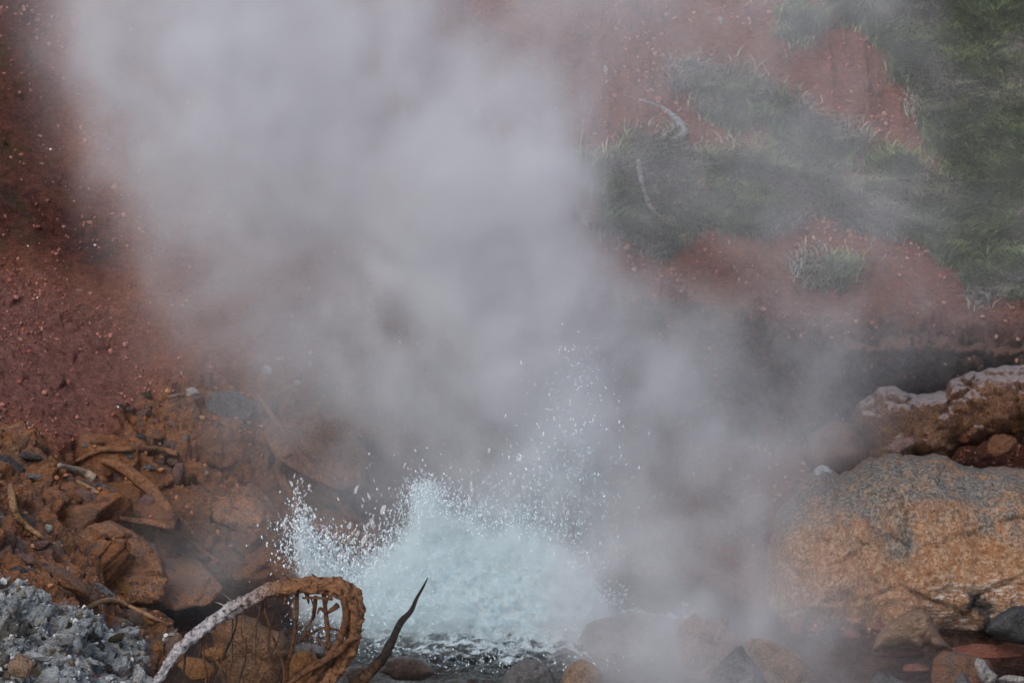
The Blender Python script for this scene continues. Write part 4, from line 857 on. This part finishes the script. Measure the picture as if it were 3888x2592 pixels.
# ------------------------------------------------------------------ steam: a real volume whose density is held on a lattice
STEAM = np.array([   # share of the light the plume takes away, by world X (columns) and height (rows, top first)
 [0.03,0.22,0.7,0.84,0.85,0.78,0.86,0.88,0.72,0.58,0.52,0.5,0.42,0.46,0.46,0.34,0.14,0,0],
 [0,0.28,0.8,0.86,0.86,0.84,0.86,0.86,0.82,0.62,0.52,0.33,0.27,0.19,0.3,0.27,0.1,0.01,0],
 [0,0.14,0.7,0.85,0.86,0.84,0.8,0.88,0.9,0.88,0.7,0.2,0.22,0.27,0.27,0.22,0.1,0.04,0],
 [0,0.05,0.54,0.82,0.86,0.82,0.8,0.88,0.92,0.92,0.86,0.29,0.24,0.22,0.22,0.2,0.13,0.06,0],
 [0,0,0.16,0.62,0.74,0.84,0.82,0.88,0.92,0.91,0.86,0.35,0.23,0.23,0.26,0.26,0.26,0.07,0.04],
 [0,0,0.08,0.42,0.66,0.76,0.84,0.9,0.92,0.92,0.9,0.4,0.16,0.16,0.22,0.29,0.33,0.16,0.06],
 [0,0,0.02,0.24,0.44,0.66,0.82,0.88,0.91,0.91,0.88,0.62,0.38,0.32,0.41,0.31,0.17,0.09,0.07],
 [0,0,0,0.08,0.28,0.5,0.6,0.7,0.86,0.92,0.89,0.72,0.54,0.41,0.36,0.22,0.03,0,0],
 [0,0,0,0.02,0.1,0.28,0.42,0.52,0.74,0.88,0.86,0.78,0.67,0.56,0.41,0.22,0,0,0],
 [0,0,0,0.05,0.12,0.15,0.28,0.3,0.5,0.68,0.72,0.77,0.71,0.55,0.31,0.08,0,0,0],
 [0,0,0.02,0.18,0.18,0.08,0.1,0.18,0.34,0.56,0.64,0.72,0.66,0.54,0.31,0.08,0,0,0],
 [0,0,0,0.1,0.05,0.02,0.04,0.12,0.28,0.48,0.59,0.71,0.71,0.67,0.49,0.24,0.08,0,0],
 [0,0,0,0,0,0.02,0.04,0.12,0.3,0.48,0.49,0.55,0.61,0.59,0.42,0.3,0.12,0.04,0]])
def steam_tau(x, zz):
    """optical depth through the plume at world X and slanted height"""
    # slanted height -> row of the table: the plane y = -0.5
    th = np.arctan2(CAM[2]-zz, 23.5); row = H/2 + F*np.tan(th - PITCH)
    dist = 23.5*cp + (CAM[2]-zz)*sp
    col = W/2 + F*x/dist
    T = -np.log(1-STEAM)
    u = np.clip(col/216, -1.0, 19.0); v = np.clip(row/216, -2.9, 12.9)
    Tp = np.pad(T, ((3, 2), (2, 2)), mode='edge'); Tp[:, :2] = 0; Tp[:, -2:] = 0
    u = u+2; v = v+3
    i = np.clip(np.floor(u).astype(int), 0, Tp.shape[1]-2); j = np.clip(np.floor(v).astype(int), 0, Tp.shape[0]-2)
    a = np.clip(u-i, 0, 1); b = np.clip(v-j, 0, 1); a = .5*a+.5*a*a*(3-2*a); b = .5*b+.5*b*b*(3-2*b)
    return (Tp[j,i]*(1-a)+Tp[j,i+1]*a)*(1-b) + (Tp[j+1,i]*(1-a)+Tp[j+1,i+1]*a)*b
VMIN = np.array((-3.5, -3.4, 0.0)); VMAX = np.array((3.7, 1.4, 4.9)); VRES = (145, 90, 99)
def build_volume(name, VMIN, VMAX, VRES, X, Y, Z, D, colour):
    me = bpy.data.meshes.new(name)
    P = np.stack((X, Y, Z), -1).reshape(-1, 3).astype(np.float32)
    me.vertices.add(len(P)); me.vertices.foreach_set('co', P.ravel()); fattr(me, 'dens', D.reshape(-1))
    m = bpy.data.materials.new(name); m.use_nodes = True; t = m.node_tree
    t.nodes.remove(t.nodes['Principled BSDF'])
    pv = t.nodes.new('ShaderNodeVolumePrincipled'); pv.inputs['Color'].default_value = (*colour, 1)
    pv.inputs['Density'].default_value = 1.0; pv.inputs['Density Attribute'].default_value = 'density'; pv.inputs['Anisotropy'].default_value = 0.0
    t.links.new(pv.outputs[0], t.nodes['Material Output'].inputs['Volume'])
    g = bpy.data.node_groups.new(name, 'GeometryNodeTree')
    g.interface.new_socket('Geometry', in_out='INPUT', socket_type='NodeSocketGeometry'); g.interface.new_socket('Geometry', in_out='OUTPUT', socket_type='NodeSocketGeometry')
    gi = g.nodes.new('NodeGroupInput'); go = g.nodes.new('NodeGroupOutput')
    vc = g.nodes.new('GeometryNodeVolumeCube')
    vc.inputs['Min'].default_value = VMIN; vc.inputs['Max'].default_value = VMAX
    for a, r in zip('XYZ', VRES): vc.inputs['Resolution '+a].default_value = r
    na = g.nodes.new('GeometryNodeInputNamedAttribute'); na.data_type = 'FLOAT'; na.inputs['Name'].default_value = 'dens'
    si = g.nodes.new('GeometryNodeSampleIndex'); si.data_type = 'FLOAT'; si.clamp = True
    ps = g.nodes.new('GeometryNodeInputPosition'); sx = g.nodes.new('ShaderNodeSeparateXYZ'); g.links.new(ps.outputs[0], sx.inputs[0])
    tot = None
    for k, stride in enumerate((VRES[1]*VRES[2], VRES[2], 1)):
        sc = (VRES[k]-1)/float(VMAX[k]-VMIN[k])
        a = g.nodes.new('ShaderNodeMath'); a.operation = 'MULTIPLY_ADD'; a.inputs[1].default_value = sc; a.inputs[2].default_value = -float(VMIN[k])*sc
        g.links.new(sx.outputs[k], a.inputs[0])
        r = g.nodes.new('ShaderNodeMath'); r.operation = 'ROUND'; g.links.new(a.outputs[0], r.inputs[0])
        q = g.nodes.new('ShaderNodeMath'); q.operation = 'MULTIPLY'; q.inputs[1].default_value = stride; g.links.new(r.outputs[0], q.inputs[0])
        if tot is None: tot = q.outputs[0]
        else:
            z = g.nodes.new('ShaderNodeMath'); z.operation = 'ADD'; g.links.new(tot, z.inputs[0]); g.links.new(q.outputs[0], z.inputs[1]); tot = z.outputs[0]
    g.links.new(gi.outputs[0], si.inputs['Geometry']); g.links.new(na.outputs['Attribute'], si.inputs['Value']); g.links.new(tot, si.inputs['Index'])
    g.links.new(si.outputs[0], vc.inputs['Density'])
    sm = g.nodes.new('GeometryNodeSetMaterial'); sm.inputs['Material'].default_value = m
    g.links.new(vc.outputs[0], sm.inputs[0]); g.links.new(sm.outputs[0], go.inputs[0])
    o = link(name, me); me.materials.append(m)
    md = o.modifiers.new(name, 'NODES'); md.node_group = g
    tag(o, kind='stuff')

def plume():
    ax = [np.linspace(VMIN[k], VMAX[k], VRES[k]) for k in range(3)]
    X, Y, Z = np.meshgrid(*ax, indexing='ij')
    w1 = fbm(X*1.1, Y*1.1, Z*1.1, 51, 4, 0.55); w2 = fbm(X*1.1+9, Y*1.1, Z*1.1, 52, 4, 0.55); n = fbm(X*2.2+1.5*w1, Y*2.2, Z*1.9+1.5*w2, 53, 5, 0.6)
    zz = Z + 0.28*(Y+0.5)
    T = steam_tau(X + 0.30*w1, zz + 0.30*w2)
    lo = sstep(1.0, .15, Z)*sstep(-.10, .7, X)
    yc = -0.45 + 0.25*w2 - 0.25*sstep(1.0, 3.5, Z) - 1.5*lo
    sy = 0.38 + 0.05*np.clip(Z, 0, 4) + .42*lo
    g = np.exp(-((Y-yc)/sy)**2) / (sy*1.772)
    n2 = fbm(X*5+2*w2, Y*5, Z*4.2+2*w1, 57, 3, .6); D = (T + .07*sstep(.6, 2.0, X)*sstep(1.6, 2.4, Z))*g*np.clip(1.0 + 1.9*n + 1.0*n2, 0.25, 3.2)
    e = np.minimum.reduce([(X-VMIN[0])/0.4, (VMAX[0]-X)/0.4, (Y-VMIN[1])/0.4, (VMAX[1]-Y)/0.4, (VMAX[2]-Z)/0.5, (Z-VMIN[2])/0.12+0.3])
    D *= np.clip(e, 0, 1)
    D[D < 0.012] = 0
    build_volume('steam', VMIN, VMAX, VRES, X, Y, Z, D, (0.875, 0.893, 0.925))
plume()
def splash_mist():
    """fine water dust torn from the boiling burst: dense inside, ragged at the rim"""
    a, b, r = np.array((-1.30, -1.25, 0.0)), np.array((1.05, .05, 1.30)), (150, 64, 84)
    X, Y, Z = np.meshgrid(*[np.linspace(a[k], b[k], r[k]) for k in range(3)], indexing='ij')
    h = fbm(X*9, Y*9, Z*7, 71, 4, .65); h2 = fbm(X*9+5, Y*9, Z*7, 72, 4, .65); f = fbm(X*26, Y*26, Z*16, 73, 3, .7)
    yy = -.62
    P = project(np.stack((X + .05*h, X*0+yy, Z + .27*(Y-yy) + .07*h2), -1))
    sd_ = poly_sd(P[0], P[1], body)
    left_ = poly_sd(P[0], P[1], [(1130,2350),(1120,2060),(1150,1960),(1190,2080),(1260,2120),(1330,2150),(1420,2110),(1420,2420)])
    up = poly_sd(P[0], P[1], [(1750,1960),(1900,1800),(2010,1560),(2120,1400),(2260,1450),(2300,1800),(2330,2200),(1900,2100)])
    D = 5*sstep(-25, 60, sd_) * sstep(2700, 1500, P[0])**.5 + 3.0*sstep(-30, 80, left_) + 1.0*sstep(-90, 120, up)
    D *= np.exp(-((Y-yy)/.30)**2) * np.clip(1 + 1.6*h + 2.4*f, 0.03, 4)
    e = np.minimum.reduce([(X-a[0])/.1, (b[0]-X)/.1, (Y-a[1])/.1, (b[1]-Y)/.1, (b[2]-Z)/.15])
    D *= np.clip(e, 0, 1); D[D < .05] = 0
    build_volume('spray_mist', a, b, r, X, Y, Z, D, (0.87, 0.975, 1.0))
splash_mist()
